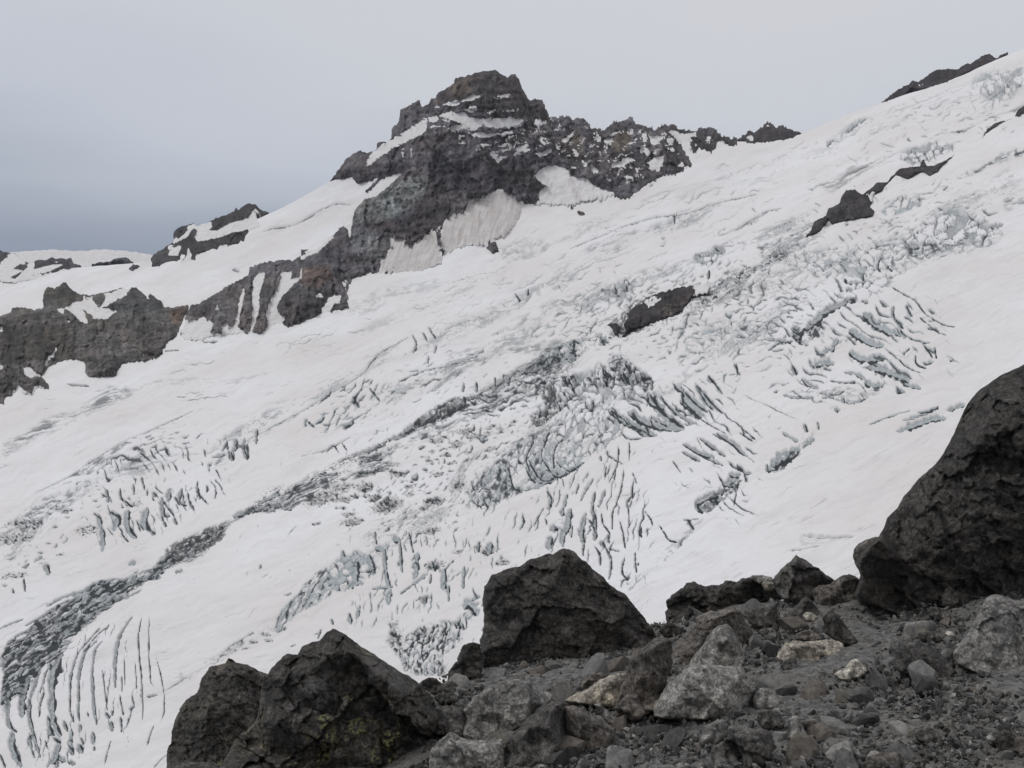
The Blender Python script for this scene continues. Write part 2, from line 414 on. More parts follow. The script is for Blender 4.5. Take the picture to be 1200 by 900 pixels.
    def CR(fr, poly, a, wl, stretch, w=0.10, dep=3.0, ice=0.7, feather=8, cover=0.5, bend=0.5, dirt=0.0):
        """many roughly parallel crevasses running at angle a, spaced about wl pixels"""
        win, m = mask(fr, poly, feather, 1)
        if win is None: return
        seed[0] += 11; sd = seed[0]
        Us = U[win] + bend * 0.9 * wl * perlin(U[win] / (wl * 5), V[win] / (wl * 5), sd) + 0.5 * WU[win]
        Vs = V[win] + bend * 0.9 * wl * perlin(U[win] / (wl * 5), V[win] / (wl * 5), sd + 1) + 0.5 * WV[win]
        al, ac = rot(Us, Vs, a)
        ph = ac / wl + 0.8 * perlin(al / (wl * stretch * 1.3), ac / (wl * 3.2), sd + 2) + 0.10 * fbm(U[win] / 3.6, V[win] / 3.6, sd + 6, 2) + 0.35 * perlin(al / (wl * 1.4), ac / (wl * 1.8), sd + 5)
        k = np.round(ph); n = np.abs(ph - k)
        br = perlin(al / (wl * stretch * 0.62) + k * 3.71, k * 0.613 + 0.37, sd + 3) + (cover - 0.5) * 1.7 + 0.35 * perlin(al / (wl * 6), ac / (wl * 6), sd + 4)
        br = np.sqrt(sstep(0.0, 0.45, br))
        wv = np.maximum(w * br * (0.6 + 0.9 * ((k * 0.377) % 1.0)) * m, 0.001)
        p = (1 - sstep(wv * 0.8, wv * 1.2 + 0.28 / wl, n)) * sstep(0.05, 0.3, br) * np.sqrt(m)
        TR[win] = np.maximum(TR[win], p * dep * 0.55)
        ICE[win] = np.maximum(ICE[win], p * min(1, ice * 1.25))
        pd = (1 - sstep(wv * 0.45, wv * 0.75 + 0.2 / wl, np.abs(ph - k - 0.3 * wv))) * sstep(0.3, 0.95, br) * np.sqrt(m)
        DEEP_SHADE[win] = np.maximum(DEEP_SHADE[win], pd * min(1, ice * 1.15))  # crevasse shade painted in, shifted to one side of the line
        if dirt: DIRT[win] = np.maximum(DIRT[win], p * dirt)
    def BL(fr, poly, a, size, stretch, edge=0.12, dep=4.0, lift=2.5, ice=0.75, feather=8, exposed=0.25):
        """broken blocks of ice (seracs)"""
        win, m = mask(fr, poly, feather, 1)
        if win is None: return
        seed[0] += 11; sd = seed[0]
        Us = U[win] + 0.8 * WU[win] + 0.16 * size * fbm(U[win] / (size * .45), V[win] / (size * .45), sd + 1, 2)
        Vs = V[win] + 0.8 * WV[win] + 0.16 * size * fbm(U[win] / (size * .45), V[win] / (size * .45), sd + 2, 2)
        al, ac = rot(Us, Vs, a)
        e, r, tx, ty = cells(al / (size * stretch), ac / size, sd, True)
        ed = edge * (0.25 + 0.9 * r)
        p = 1 - sstep(ed * 0.45, ed * 1.25, e)
        r2 = (r * 7.31) % 1.0; r3 = (r * 13.7) % 1.0
        tilt = (r2 - 0.5) * tx + (r3 - 0.5) * ty
        e2, q2, _, _ = cells(al / (size * 0.55), ac / (size * 0.45), sd + 3, True)
        pick = (r3 > 0.45)
        p2 = (1 - sstep(0.06, 0.2, e2)) * pick * 0.6
        H[win] += m * ((lift * (r - 0.5) * 2.4 + lift * 2.6 * tilt + lift * 0.7 * (q2 - 0.5) * pick) * 0.42 * (1 - p))
        TR[win] = np.maximum(TR[win], m * (p * dep * 0.5 + p2 * dep * 0.15))
        pn = (1 - sstep(ed * 0.2, ed * 0.8, e)) * sstep(-0.25, 0.2, perlin(al / size / 1.5, ac / size / 1.5, sd + 8))
        DEEP_SHADE[win] = np.maximum(DEEP_SHADE[win], m * pn * ice)  # gaps between the blocks painted dark as their shade
        ex = (r < exposed) * (0.5 + 0.5 * q2)
        ICE[win] = np.maximum(ICE[win], m * np.maximum(np.maximum(p * min(1, ice * 1.15), p2), ex))
    def PATCH(fr, poly, ice=0.0, dirt=0.0, feather=6, a=20, st=5, sc=6, thr=0.0, sink=0.0, rough=0.0):
        """bare or debris-covered ice, broken up along the flow"""
        win, m = mask(fr, poly, feather, 1)
        if win is None: return
        seed[0] += 11; sd = seed[0]
        al, ac = rot(U[win] + WU[win], V[win] + WV[win], a)
        n = fbm(al / (sc * st), ac / sc, sd, 5, 0.62)
        k = sstep(-0.12, 0.16, n - thr) * m
        ICE[win] = np.maximum(ICE[win], k * ice)
        DIRT[win] = np.maximum(DIRT[win], k * dirt)
        st2 = 1 + 0.8 * (st - 1)
        rg = ridged(al / (7.0 * st2), ac / 7.0, sd + 7, 3, 0.65)
        H[win] += -k * sink * 0.5 + 0.32 * rough * m * rg + 0.5 * rough * m * facets(al / (5 * st2), ac / 4.5, sd + 8)
        cut = sstep(0.38, 0.62, ridged(al / (12.0 * st2), ac / 6.0, sd + 9, 2, 0.6)) * m * max(ice, dirt)
        TR[win] = np.maximum(TR[win], cut * (0.6 + 0.4 * rough))
        ICE[win] = np.maximum(ICE[win], cut * 0.9)
        DEEP_SHADE[win] = np.maximum(DEEP_SHADE[win], sstep(0.42, 0.62, ridged(al / (12.0 * st2), ac / 6.0, sd + 9, 2, 0.6)) * m * max(ice, dirt) ** 1.5)  # shade inside the cuts painted into the colour
        mot = fbm(al / (5.5 * st2), ac / 2.8, sd + 10, 3, 0.7)
        DIRT[win] = np.maximum(DIRT[win], k * (dirt * 0.6 + 0.25 * ice) * sstep(0.0, 0.4, mot))
        cap = sstep(0.18, 0.36, fbm(al / (9 * st2), ac / 3.6, sd + 12, 3, 0.6)) * m
        ICE[win] = ICE[win] * (1 - 0.85 * cap); DIRT[win] = DIRT[win] * (1 - 0.85 * cap)
    def SPOTS(fr, pts, r, ice=0.55, dirt=0.45):
        ox, oy, s = FR[fr]
        for (x, y, k) in pts:
            P = cv(fr, [(x, y)])[0]; rr = r * k / s
            win = window([P], rr * 4)
            if win is None: continue
            seed[0] += 7
            du = (U[win] - P[0] + 0.8 * WU[win]) / rr / 1.7; dv = (V[win] - P[1] + 0.8 * WV[win]) / rr
            du2 = du + dv * 0.5
            nn = fbm(U[win] / 4.5, V[win] / 3.0, seed[0], 3, 0.65)
            q = 1 - sstep(0.75, 1.0, np.sqrt(du2 ** 2 + (dv * 1.3) ** 2) + 0.9 * nn)
            H[win] += -q * rr * 0.2
            DEEP_SHADE[win] = np.maximum(DEEP_SHADE[win], q * 0.9 * sstep(-0.05, 0.35, fbm(U[win] / 4, V[win] / 2.2, seed[0] + 4, 2, 0.6)))
            ICE[win] = np.maximum(ICE[win], q * ice * (0.7 + 0.6 * nn)); DIRT[win] = np.maximum(DIRT[win], q * dirt * (1 + 1.2 * nn))
    # ---- swells of the surface
    al, ac = rot(U, V, 24)
    H += 5.0 * fbm(al / 150, ac / 42, 5, 3) + 1.0 * fbm(al / 36, ac / 12, 6, 3)
    # streaks and dust along the flow
    al, ac = rot(U + 2 * WU, V + 2 * WV, 22)
    warm = 0.35 + 0.65 * sstep(300, 120, V - 0.12 * U + 150) * 0 + 0.65 * sstep(1150, 700, U - 0.2 * V)
    DIRT += 0.34 * np.clip(fbm(al / 80, ac / 4.5, 8, 4, 0.62), 0, 1) + warm * 0.2 * np.clip(fbm(al / 210, ac / 24, 9, 4, 0.6) + 0.03, 0, 1) + 0.1 * np.clip(fbm(al / 16, ac / 3, 19, 3), 0, 1)

    allp = [(-40, 480), (200, 430), (420, 370), (600, 260), (930, 170), (1200, 60), (1240, 60), (1240, 420), (1080, 440), (900, 640), (700, 760), (500, 800), (100, 800), (-40, 900)]
    CR('Z', allp, 24, 9, 7, 0.05, 0.8, 0.34, 20, 0.30, 0.3); CR('Z', allp, 26, 5, 6, 0.07, 0.5, 0.28, 20, 0.22, 0.3)
    CR('Z', [(280, 560), (480, 470), (620, 420), (860, 330), (940, 380), (860, 470), (760, 560), (620, 620), (420, 700), (250, 680)], 60, 9, 2.2, 0.10, 1.5, 0.6, 20, 0.24)
    CR('Z', [(620, 330), (900, 220), (1180, 90), (1190, 160), (1000, 260), (880, 340), (780, 400), (640, 400)], -40, 8, 2.6, 0.10, 1.4, 0.5, 16, 0.26)
    CR('Z', [(760, 390), (860, 340), (960, 330), (950, 420), (870, 450), (800, 440)], 10, 8, 2.2, 0.14, 1.6, 0.55, 12, 0.42)
    CR('Z', [(820, 440), (920, 420), (1010, 460), (960, 520), (860, 520)], 30, 7, 2.4, 0.12, 1.2, 0.45, 14, 0.3)
    for poly, a_, wl_, st_, w_, ic_, cv_ in (
        ([(380, 480), (560, 400), (700, 330), (820, 300), (860, 330), (760, 380), (640, 420), (520, 470), (420, 510)], 30, 6, 3, .14, .5, .42),
        ([(560, 560), (640, 540), (700, 530), (760, 560), (770, 640), (750, 740), (640, 700), (560, 640)], 76, 9, 5, .12, .7, .5),
        ([(920, 330), (1000, 320), (1100, 350), (1130, 430), (1060, 470), (930, 480), (880, 430)], -32, 10, 2.6, .16, .55, .5),
        ([(770, 420), (850, 430), (900, 520), (890, 620), (820, 600), (770, 540)], -42, 9, 3.6, .11, .65, .45),
        ([(440, 640), (540, 600), (620, 620), (600, 700), (560, 760), (480, 740), (400, 740)], 82, 8, 3, .12, .6, .42),
        ([(90, 560), (160, 520), (300, 510), (260, 590), (160, 640), (100, 640)], -68, 8, 2.6, .13, .7, .45),
        ([(560, 300), (760, 240), (900, 200), (1000, 190), (900, 290), (760, 330), (600, 360)], 25, 7, 4.5, .10, .42, .36),
        ([(640, 360), (860, 300), (980, 330), (900, 400), (800, 430), (700, 420)], 16, 6, 2.4, .16, .5, .5),
        ([(640, 360), (860, 300), (980, 330), (900, 400), (800, 430), (700, 420)], 70, 9, 2.0, .12, .5, .36),
        ([(820, 300), (960, 250), (1130, 200), (1190, 260), (1100, 310), (980, 330), (860, 340)], 20, 7, 2.4, .15, .5, .45),
        ([(860, 290), (960, 260), (1100, 240), (1160, 270), (1080, 310), (980, 340)], -50, 9, 2.0, .13, .5, .4),
        ([(430, 560), (560, 480), (640, 480), (600, 560), (520, 640), (430, 640)], 34, 6, 2.2, .17, .6, .42),
        ([(0, 620), (120, 520), (260, 470), (160, 560), (60, 660), (0, 700)], 20, 6, 2.6, .15, .55, .4),
        ([(360, 500), (430, 440), (520, 400), (640, 370), (620, 410), (480, 470), (400, 520)], 25, 6, 4, .15, .55, .4),
        ([(400, 420), (520, 370), (620, 330), (700, 300), (700, 330), (560, 390), (440, 430)], 24, 6, 4, .12, .4, .4),
        ([(980, 160), (1100, 110), (1200, 80), (1200, 160), (1080, 180), (960, 220)], 22, 7, 3, .13, .42, .42)):
        CR('Z', poly, a_, wl_, st_, w_, 2.2, ic_, 14, cv_, 0.3)
    def BAND(pts, wid, ice, dirt, cover=0.0, fine=1.0, deep_shade=0.0):
        P = smooth_line(pts, 5)
        win = window(P, wid * 2)
        x, y = U[win] + WU[win], V[win] + WV[win]
        dm = np.full(x.shape, 1e18); al = np.zeros(x.shape); ac = np.zeros(x.shape); acc = 0.0
        for (ax, ay), (bx, by) in zip(P[:-1], P[1:]):
            ex, ey = bx - ax, by - ay; L = math.hypot(ex, ey)
            if L < 1e-6: continue
            t = np.clip(((x - ax) * ex + (y - ay) * ey) / (L * L), 0, 1)
            d = (x - ax - t * ex) ** 2 + (y - ay - t * ey) ** 2
            m = d < dm; dm = np.where(m, d, dm)
            al = np.where(m, acc + t * L, al); ac = np.where(m, ((x - ax) * ey - (y - ay) * ex) / L, ac); acc += L
        seed[0] += 13; sd = seed[0]
        ww = wid * (0.7 + 0.9 * perlin(al / 60, al * 0 + 0.3, sd + 4))
        m = (1 - sstep(0.3, 1.0, np.sqrt(dm) / np.maximum(ww, 2))) * sstep(0, 14, al) * sstep(0, 14, acc - al)
        n1 = fbm(al / 26, ac / (3.4 * fine), sd, 4, 0.65)
        n2 = fbm(al / 9, ac / (2.0 * fine), sd + 1, 3, 0.65)
        big = perlin(al / 55, ac / 14, sd + 2)
        k = sstep(0.0, 0.26, n1 + 0.35 * big + cover) * m
        k2 = sstep(0.12, 0.34, n2 + 0.3 * big + cover) * m
        ICE[win] = np.maximum(ICE[win], np.maximum(k * ice, k2 * ice * 1.1)); DIRT[win] = np.maximum(DIRT[win], np.maximum(k * dirt * 0.6, k2 * dirt))
        if deep_shade: DEEP_SHADE[win] = np.maximum(DEEP_SHADE[win], deep_shade * m * sstep(0.22, 0.42, fbm(al / 12, ac / (1.8 * fine), sd + 3, 3, 0.6) + 0.25 * big + cover))
        TR[win] = np.maximum(TR[win], 1.1 * k2)
    BAND([(0, 790), (60, 735), (150, 680), (230, 640), (280, 605), (360, 565), (450, 520), (540, 480), (620, 440), (690, 400), (760, 380), (860, 330), (930, 290)], 22, .7, .6, 0.10, 1.0, 1.0)
    BAND([(0, 815), (60, 750), (140, 700), (210, 655), (262, 628)], 22, .75, .7, 0.12, 1.1, 1.0)
    BAND([(0, 660), (60, 610), (120, 560), (250, 525), (330, 480), (400, 445), (520, 395), (640, 335), (760, 275), (860, 230)], 13, .55, .25, 0.0, 1.0, .5)
    BAND([(200, 800), (330, 725), (390, 670), (440, 650), (520, 600), (560, 590), (640, 560)], 14, .5, .25, -0.04, 1.0, .4)
    BAND([(560, 600), (640, 540), (720, 490), (800, 440), (880, 390), (950, 330), (1030, 270), (1120, 240), (1200, 200)], 18, .45, .22, 0.0, 1.1, .45)
    BAND([(0, 530), (90, 490), (170, 455), (300, 440), (420, 390), (520, 345), (640, 290), (760, 235), (880, 200), (1000, 150), (1100, 110), (1200, 90)], 10, .4, .15, -0.03, 1.2, .25)
    BAND([(430, 470), (520, 430), (640, 380), (700, 350), (800, 310), (900, 270), (960, 255)], 14, .55, .3, 0.0, 1.0, .5)
    BAND([(420, 640), (520, 590), (560, 540), (620, 520), (700, 470), (760, 440)], 26, .5, .4, -0.02, 1.0, .6)
    BAND([(700, 720), (780, 650), (830, 600), (870, 560), (930, 530), (960, 500)], 7, .55, .35, -0.05, 1.0, .7)
    BAND([(860, 340), (960, 300), (1040, 280), (1130, 240), (1200, 215)], 22, .4, .2, 0.0, 1.2, .45)
    BAND([(900, 200), (990, 170), (1080, 130), (1200, 95)], 10, .35, .2, -0.02, 1.0, .3)
    # ---- upper right snow and icefall
    BL('Z5', [(1090, 80), (1010, 100), (880, 130), (850, 180), (920, 250), (860, 270), (940, 290), (1090, 190)], 20, 7, 1.5, 0.2, 4.5, 2.0, 0.6)
    BL('Z5', [(440, 280), (330, 350), (240, 410), (260, 450), (350, 390), (430, 330), (480, 290)], 32, 6, 2, 0.2, 4, 2, 0.6)
    S('Z5', [(325, 382), (360, 350), (410, 320)], 16, 1.2, 1.0); S('Z5', [(250, 430), (275, 405)], 12, 1.2, 0.9)
    CR('Z5', [(0, 470), (120, 390), (500, 250), (1080, 40), (1090, 120), (850, 260), (600, 330), (300, 440), (0, 560)], 28, 9, 4, 0.07, 1.6, 0.35, 14, 0.45)
    PATCH('Z5', [(180, 610), (330, 540), (450, 480), (620, 430), (830, 350), (1000, 280), (1085, 225), (1090, 270), (900, 335), (700, 400), (560, 460), (420, 540), (330, 600), (250, 640)], 0.2, 0.55, 5, 28, 9, 4, -0.14, 0.4)
    PATCH('Z5', [(640, 425), (830, 352), (1000, 290), (1090, 240), (1090, 260), (900, 335), (760, 388)], 0.1, 0.9, 2, 28, 6, 3, -0.2, 0.6)
    PATCH('Z5', [(300, 630), (500, 530), (560, 500), (420, 600)], 0.1, 0.35, 8, 28, 9, 3, 0.0)
    BL('Z5', [(560, 450), (700, 410), (800, 430), (800, 470), (700, 500), (620, 520), (560, 500)], 20, 7, 1.2, 0.25, 3.5, 2, 0.75, 5, 0.4)
    BL('Z5', [(460, 700), (560, 640), (660, 620), (640, 680), (520, 730)], 20, 6, 1.6, 0.2, 3, 2, 0.6, 5, 0.35)
    PATCH('Z5', [(790, 570), (940, 500), (1000, 460), (1085, 430), (1085, 470), (960, 520), (850, 570)], 0.8, 0.15, 5, 24, 3, 5, -0.05, 1.5, 1.5)
    BL('Z5', [(540, 790), (650, 740), (740, 690), (830, 690), (960, 750), (1000, 800), (940, 860), (860, 900), (560, 900)], 15, 9, 1.5, 0.16, 5, 3.5, 0.75, 10, 0.22)
    PATCH('Z5', [(1000, 640), (1090, 600), (1090, 680), (990, 730)], 0.6, 0.1, 6, 20, 2, 4, 0.0, 1.5, 1.5)
    S('Z5', [(580, 860), (620, 850), (650, 862)], 14); S('Z5', [(930, 770), (990, 760)], 22, 1, 0.9)
    # ---- below the peak: bergschrunds and pale blue bands
    CR('Z4', [(0, 520), (160, 540), (400, 470), (600, 380), (760, 350), (900, 290), (1060, 230), (1100, 280), (900, 400), (600, 520), (360, 600), (160, 660), (0, 660)], 18, 10, 6, 0.09, 1.8, 0.4, 10, 0.5)
    S('Z4', [(160, 640), (260, 600), (400, 540), (520, 510), (640, 490), (800, 440), (940, 405)], 5, 1.5, 0.5)
    S('Z4', [(780, 580), (860, 545), (960, 490), (1040, 470)], 9, 1.2, 0.45); PATCH('Z4', [(770, 590), (860, 520), (1000, 470), (1000, 500), (900, 545)], 0.5, 0.1, 4, 24, 5, 3, -0.05, 0.6, 0.8)
    PATCH('Z4', [(200, 650), (340, 580), (540, 520), (620, 500), (560, 560), (420, 590), (300, 671), (200, 671)], 0.55, 0.05, 6, 22, 4, 4, -0.02, 1.0, 1.2)
    PATCH('Z4', [(580, 430), (700, 385), (790, 365), (740, 400), (640, 440)], 0.5, 0.0, 5, 20, 4, 4, -0.05, 1.0, 1.0)
    PATCH('Z4', [(730, 310), (800, 280), (850, 300), (800, 330), (740, 330)], 0.5, 0.15, 5, 20, 3, 4, -0.05, 1.0, 1.0)
    PATCH('Z3', [(600, 690), (680, 640), (760, 660), (810, 690), (760, 720), (640, 760)], 0.45, 0.0, 5, 20, 2, 4, -0.05, 2.0, 2.5)
    PATCH('Z3', [(250, 820), (360, 790), (450, 800), (400, 840), (280, 860)], 0.4, 0.0, 6, 15, 4, 4, -0.05, 0.6)
    for q in ([(500, 385), (512, 372)], [(596, 500), (600, 530)], [(548, 600), (562, 590)]): S('Z4', q, 10)
    # ---- middle reach, left of centre
    CR('Z8', [(560, 460), (700, 420), (760, 470), (620, 620), (500, 620), (440, 590), (480, 530)], 58, 10, 3, 0.13, 2.6, 0.7, 6, 0.55)
    CR('Z8', [(560, 460), (700, 420), (760, 470), (620, 620), (500, 620), (440, 590), (480, 530)], 8, 11, 3, 0.12, 2.2, 0.6, 6, 0.45)
    PATCH('Z8', [(140, 720), (300, 620), (440, 545), (460, 560), (300, 650), (160, 740)], 0.6, 0.2, 4, 33, 4, 3, -0.03, 1.4, 1.2)
    for q, w in (([(230, 640), (222, 690)], 12), ([(262, 635), (255, 670), (270, 715)], 12), ([(302, 605), (300, 660)], 8), ([(212, 690), (215, 720)], 9), ([(180, 690), (200, 650)], 6),
                 ([(270, 660), (274, 712)], 8), ([(640, 500), (660, 530)], 16), ([(700, 470), (735, 510)], 8), ([(480, 580), (505, 605)], 9), ([(35, 820), (50, 880)], 9), ([(90, 800), (105, 860)], 7),
                 ([(15, 850), (30, 880)], 7)): S('Z8', q, w, 1.4, 0.9)
    S('Z8', [(350, 600), (450, 550), (560, 480), (650, 430), (740, 340), (800, 310), (850, 280)], 4, 1.2, 0.5)
    S('Z8', [(460, 705), (540, 680), (620, 640), (640, 632)], 6, 1.3, 0.6); S('Z8', [(545, 690), (570, 660), (590, 690)], 6); S('Z8', [(600, 655), (620, 680)], 5)
    PATCH('Z8', [(650, 415), (730, 340), (820, 300), (830, 320), (740, 370), (670, 430)], 0.45, 0.2, 4, 35, 5, 3, -0.02, 0.8)
    for q in ([(850, 280), (862, 310), (850, 340)], [(885, 270), (900, 300)], [(905, 250), (930, 290)], [(905, 350), (903, 380)], [(935, 310), (925, 340)]): S('Z8', q, 7, 1.4, 0.7)
    PATCH('Z8', [(900, 470), (960, 400), (1050, 370), (1075, 375), (1000, 440), (930, 480)], 0.55, 0.3, 5, 28, 4, 3, -0.02, 1.2, 1.5)
    S('Z8', [(800, 445), (880, 405), (980, 385), (1080, 350)], 6, 1.3, 0.6); CR('Z8', [(780, 460), (1080, 350), (1080, 380), (860, 440)], 22, 6, 5, 0.12, 1.5, 0.5, 4, 0.5)
    # deep dark chasm along the middle of the glacier
    for q, w in (([(160, 430), (230, 395), (300, 370), (360, 345)], 34), ([(320, 345), (400, 300), (470, 250), (520, 235)], 52), ([(570, 235), (620, 200), (680, 165)], 56), ([(690, 150), (740, 135), (760, 125)], 18),
                 ([(60, 470), (110, 455), (140, 448)], 16), ([(290, 350), (340, 320)], 30)): S('Q4', q, w, 1.3, 1.0, True)
    PATCH('Q4', [(50, 480), (170, 400), (330, 310), (480, 190), (620, 140), (760, 110), (770, 140), (660, 240), (500, 290), (340, 390), (180, 440), (60, 500)], 0.9, 0.6, 3, 30, 2, 3, -0.12, 1.0, 3.0)
    PATCH('Q4', [(330, 340), (420, 270), (530, 200), (690, 150), (690, 175), (600, 250), (540, 260), (400, 340), (300, 380)], 0.3, 0.9, 2, 60, 1.5, 3, -0.05, 2.0, 2.0)
    PATCH('Q4', [(0, 520), (150, 460), (360, 400), (560, 290), (700, 240), (860, 140), (1100, 60), (1200, 70), (1200, 110), (950, 180), (800, 250), (640, 310), (440, 440), (250, 500), (0, 620)], 0.75, 0.35, 6, 24, 4, 3, 0.0, 1.0, 1.6)
    PATCH('Q4', [(0, 500), (200, 450), (230, 560), (180, 640), (0, 650)], 0.8, 0.3, 5, 18, 3, 3, -0.05, 1.0, 2.0)
    PATCH('N3', [(60, 190), (180, 130), (300, 70), (420, 0), (760, 0), (640, 40), (520, 60), (440, 100), (330, 160), (200, 180)], 0.75, 0.4, 4, 27, 4, 3.5, 0.0, 1.0, 1.8)
    for q, w in (([(80, 190), (160, 165), (220, 160)], 16), ([(180, 135), (265, 95)], 12), ([(225, 140), (290, 155), (330, 150)], 26), ([(300, 90), (350, 80)], 18), ([(400, 80), (460, 40)], 14)): S('N3', q, w, 1.2, 1.0)
    SPOTS('Q4', [(680, 350, 1.3), (495, 415, 1.2), (750, 380, 1.4), (850, 308, .8), (965, 315, .8), (700, 535, .9), (405, 520, .6), (260, 625, .9), (50, 710, 1.2), (100, 780, 1.2), (190, 820, 2), (340, 660, .7), (845, 465, 1.1),
                 (605, 350, .7), (550, 385, .8), (630, 440, 1.2), (560, 495, .8), (500, 630, 1.1), (330, 760, .9), (640, 700, 1.4), (40, 760, .8), (990, 290, .7), (890, 325, .6), (440, 540, .5), (240, 570, .8), (320, 705, .9),
                 (830, 350, .7), (900, 355, .7), (610, 415, .7), (470, 480, .7), (150, 610, 1.3), (60, 625, 1.5), (940, 435, .6), (690, 490, .6), (480, 800, 1.1), (590, 545, .9), (420, 850, .7)], 24)
    SPOTS('N3', [(520, 75, 1.2), (610, 70, 1), (440, 120, 1.8), (525, 122, .7), (565, 105, .5), (645, 112, .9), (700, 145, 1.6), (560, 210, 1.1), (890, 130, 1), (510, 153, .5), (415, 218, .5), (540, 178, .8), (870, 245, .9), (740, 15, .8),
                 (1060, 310, .5), (985, 330, .6), (1160, 375, .8), (1105, 325, 1.0), (845, 520, .8), (890, 385, 1.0), (830, 660, 1.0), (650, 110, .8)], 24)
    CR('Q4', [(100, 500), (500, 330), (900, 250), (1100, 200), (1000, 430), (700, 560), (500, 700), (300, 800), (0, 850), (0, 600)], 25, 7, 2.6, 0.15, 1.8, 0.7, 8, 0.35, 0.5, 0.3)
    for q, w in (([(170, 425), (240, 392), (300, 368)], 18), ([(320, 350), (350, 330), (390, 312)], 30), ([(395, 300), (470, 262), (520, 240)], 26), ([(578, 232), (620, 195), (685, 162)], 44)): S('Q4', q, w, 1.0, 1.0, True)
    # serac maze
    BL('Q1', [(560, 90), (700, 60), (860, 20), (1000, 10), (1120, 90), (1100, 200), (1000, 250), (850, 250), (760, 330), (560, 330), (440, 400), (400, 330), (440, 250), (380, 200), (460, 130)], 30, 10, 1.25, 0.22, 8, 5.0, 0.9, 6, 0.12)
    PATCH('Q1', [(400, 180), (560, 160), (600, 260), (570, 300), (500, 370), (430, 385), (400, 320), (500, 280), (480, 230)], 0.8, 0.7, 3, 40, 1.2, 4, -0.12, 4.0, 3.0)
    PATCH('Q1', [(610, 100), (700, 90), (840, 40), (960, 60), (980, 150), (900, 130), (800, 170), (640, 200), (780, 210), (700, 260), (600, 240)], 0.9, 0.3, 4, 40, 1.2, 3.5, -0.02, 3.0, 2.0)
    CR('Q1', [(0, 260), (200, 180), (420, 100), (560, 70), (600, 150), (420, 210), (380, 300), (0, 380)], 10, 6, 4, 0.22, 2.2, 0.8, 5, 0.6, 0.5, 0.4)
    BL('Q1', [(560, 330), (760, 240), (880, 240), (1000, 330), (960, 460), (860, 520), (640, 660), (430, 700), (360, 620), (440, 470)], 58, 6, 2.3, 0.24, 3.5, 1.8, 0.7, 6, 0.15)
    BL('Q1', [(20, 780), (180, 600), (300, 520), (440, 440), (460, 540), (330, 700), (300, 800), (200, 870), (20, 900)], 75, 7, 1.7, 0.24, 4.0, 2.5, 0.85, 6, 0.3)
    PATCH('Q1', [(20, 780), (200, 600), (330, 470), (470, 400), (560, 370), (480, 460), (330, 580), (300, 700), (400, 760), (250, 830), (100, 870)], 0.75, 0.2, 5, 60, 2, 3, -0.03, 1.0, 1.0)
    for q, w in (([(520, 430), (480, 540), (470, 620)], 14), ([(600, 470), (550, 540), (540, 640)], 12), ([(430, 490), (380, 580), (400, 660)], 14), ([(380, 640), (440, 710), (560, 700)], 26), ([(400, 600), (470, 690), (600, 660), (700, 620)], 30),
                 ([(480, 590), (560, 680), (680, 640)], 20), ([(560, 600), (620, 640), (720, 600)], 14), ([(280, 640), (300, 740), (350, 770)], 16), ([(560, 400), (600, 380)], 10), ([(320, 750), (430, 750), (540, 710)], 22)): S('Q1', q, w, 1.2, 0.9)
    PATCH('Q1', [(380, 620), (440, 640), (560, 650), (700, 600), (720, 620), (560, 710), (440, 750), (300, 800), (330, 720), (400, 700)], 0.8, 0.25, 4, 20, 3, 3, -0.08, 1.0, 1.5)
    for q, w in (([(980, 310), (1040, 340), (1090, 370)], 50), ([(1000, 370), (1080, 410), (1150, 450)], 30), ([(1100, 200), (1110, 250), (1190, 270)], 40), ([(1110, 330), (1200, 375)], 24), ([(880, 300), (950, 340), (990, 380)], 16),
                 ([(860, 340), (900, 370)], 12), ([(1050, 90), (1110, 110), (1120, 190)], 26), ([(1000, 400), (1060, 440), (1140, 450)], 18), ([(840, 60), (870, 110)], 20), ([(920, 90), (960, 150)], 34),
                 ([(940, 430), (980, 470), (1060, 460)], 12), ([(630, 130), (650, 170)], 36), ([(740, 110), (790, 160)], 34), ([(560, 250), (575, 300)], 26), ([(440, 370), (490, 360)], 30)): S('Q1', q, w, 1.2, 0.9)
    # right-hand fan of the icefall (upper left to lower right)
    for q, w in (([(780, 490), (830, 550), (905, 605)], 26), ([(720, 540), (770, 580), (850, 600), (905, 608)], 20), ([(700, 560), (740, 600), (800, 625)], 12), ([(890, 500), (935, 530), (965, 565)], 26), ([(890, 455), (930, 500), (985, 545)], 14),
                 ([(945, 450), (990, 500), (1040, 550)], 12), ([(1000, 430), (1040, 480)], 9), ([(850, 520), (900, 560), (950, 585)], 12), ([(750, 410), (790, 440)], 20), ([(680, 410), (710, 450)], 26), ([(700, 590), (760, 620)], 10),
                 ([(640, 540), (690, 580), (740, 600)], 12), ([(1080, 380), (1100, 420)], 6), ([(990, 425), (1005, 440)], 14), ([(905, 665), (960, 690), (1010, 705)], 11), ([(960, 640), (1010, 675), (1050, 700)], 11), ([(900, 690), (960, 715)], 9),
                 ([(1020, 620), (1080, 660), (1115, 690)], 11), ([(1090, 725), (1110, 750), (1140, 760)], 11), ([(1100, 620), (1150, 650)], 4), ([(640, 700), (690, 730)], 6), ([(820, 490), (870, 545)], 9), ([(520, 290), (515, 330)], 10)): S('Z7', q, w * 1.25, 1.3, 0.85)
    CR('Z7', [(740, 420), (900, 440), (1040, 560), (960, 600), (820, 620), (700, 610), (640, 560), (700, 480)], -38, 9, 3.5, 0.20, 3.2, 0.7, 6, 0.55)
    PATCH('Z7', [(640, 345), (700, 350), (760, 400), (800, 440), (770, 470), (690, 440), (640, 400)], 0.75, 0.15, 4, 30, 1.2, 4, -0.05, 3.0, 2.0)
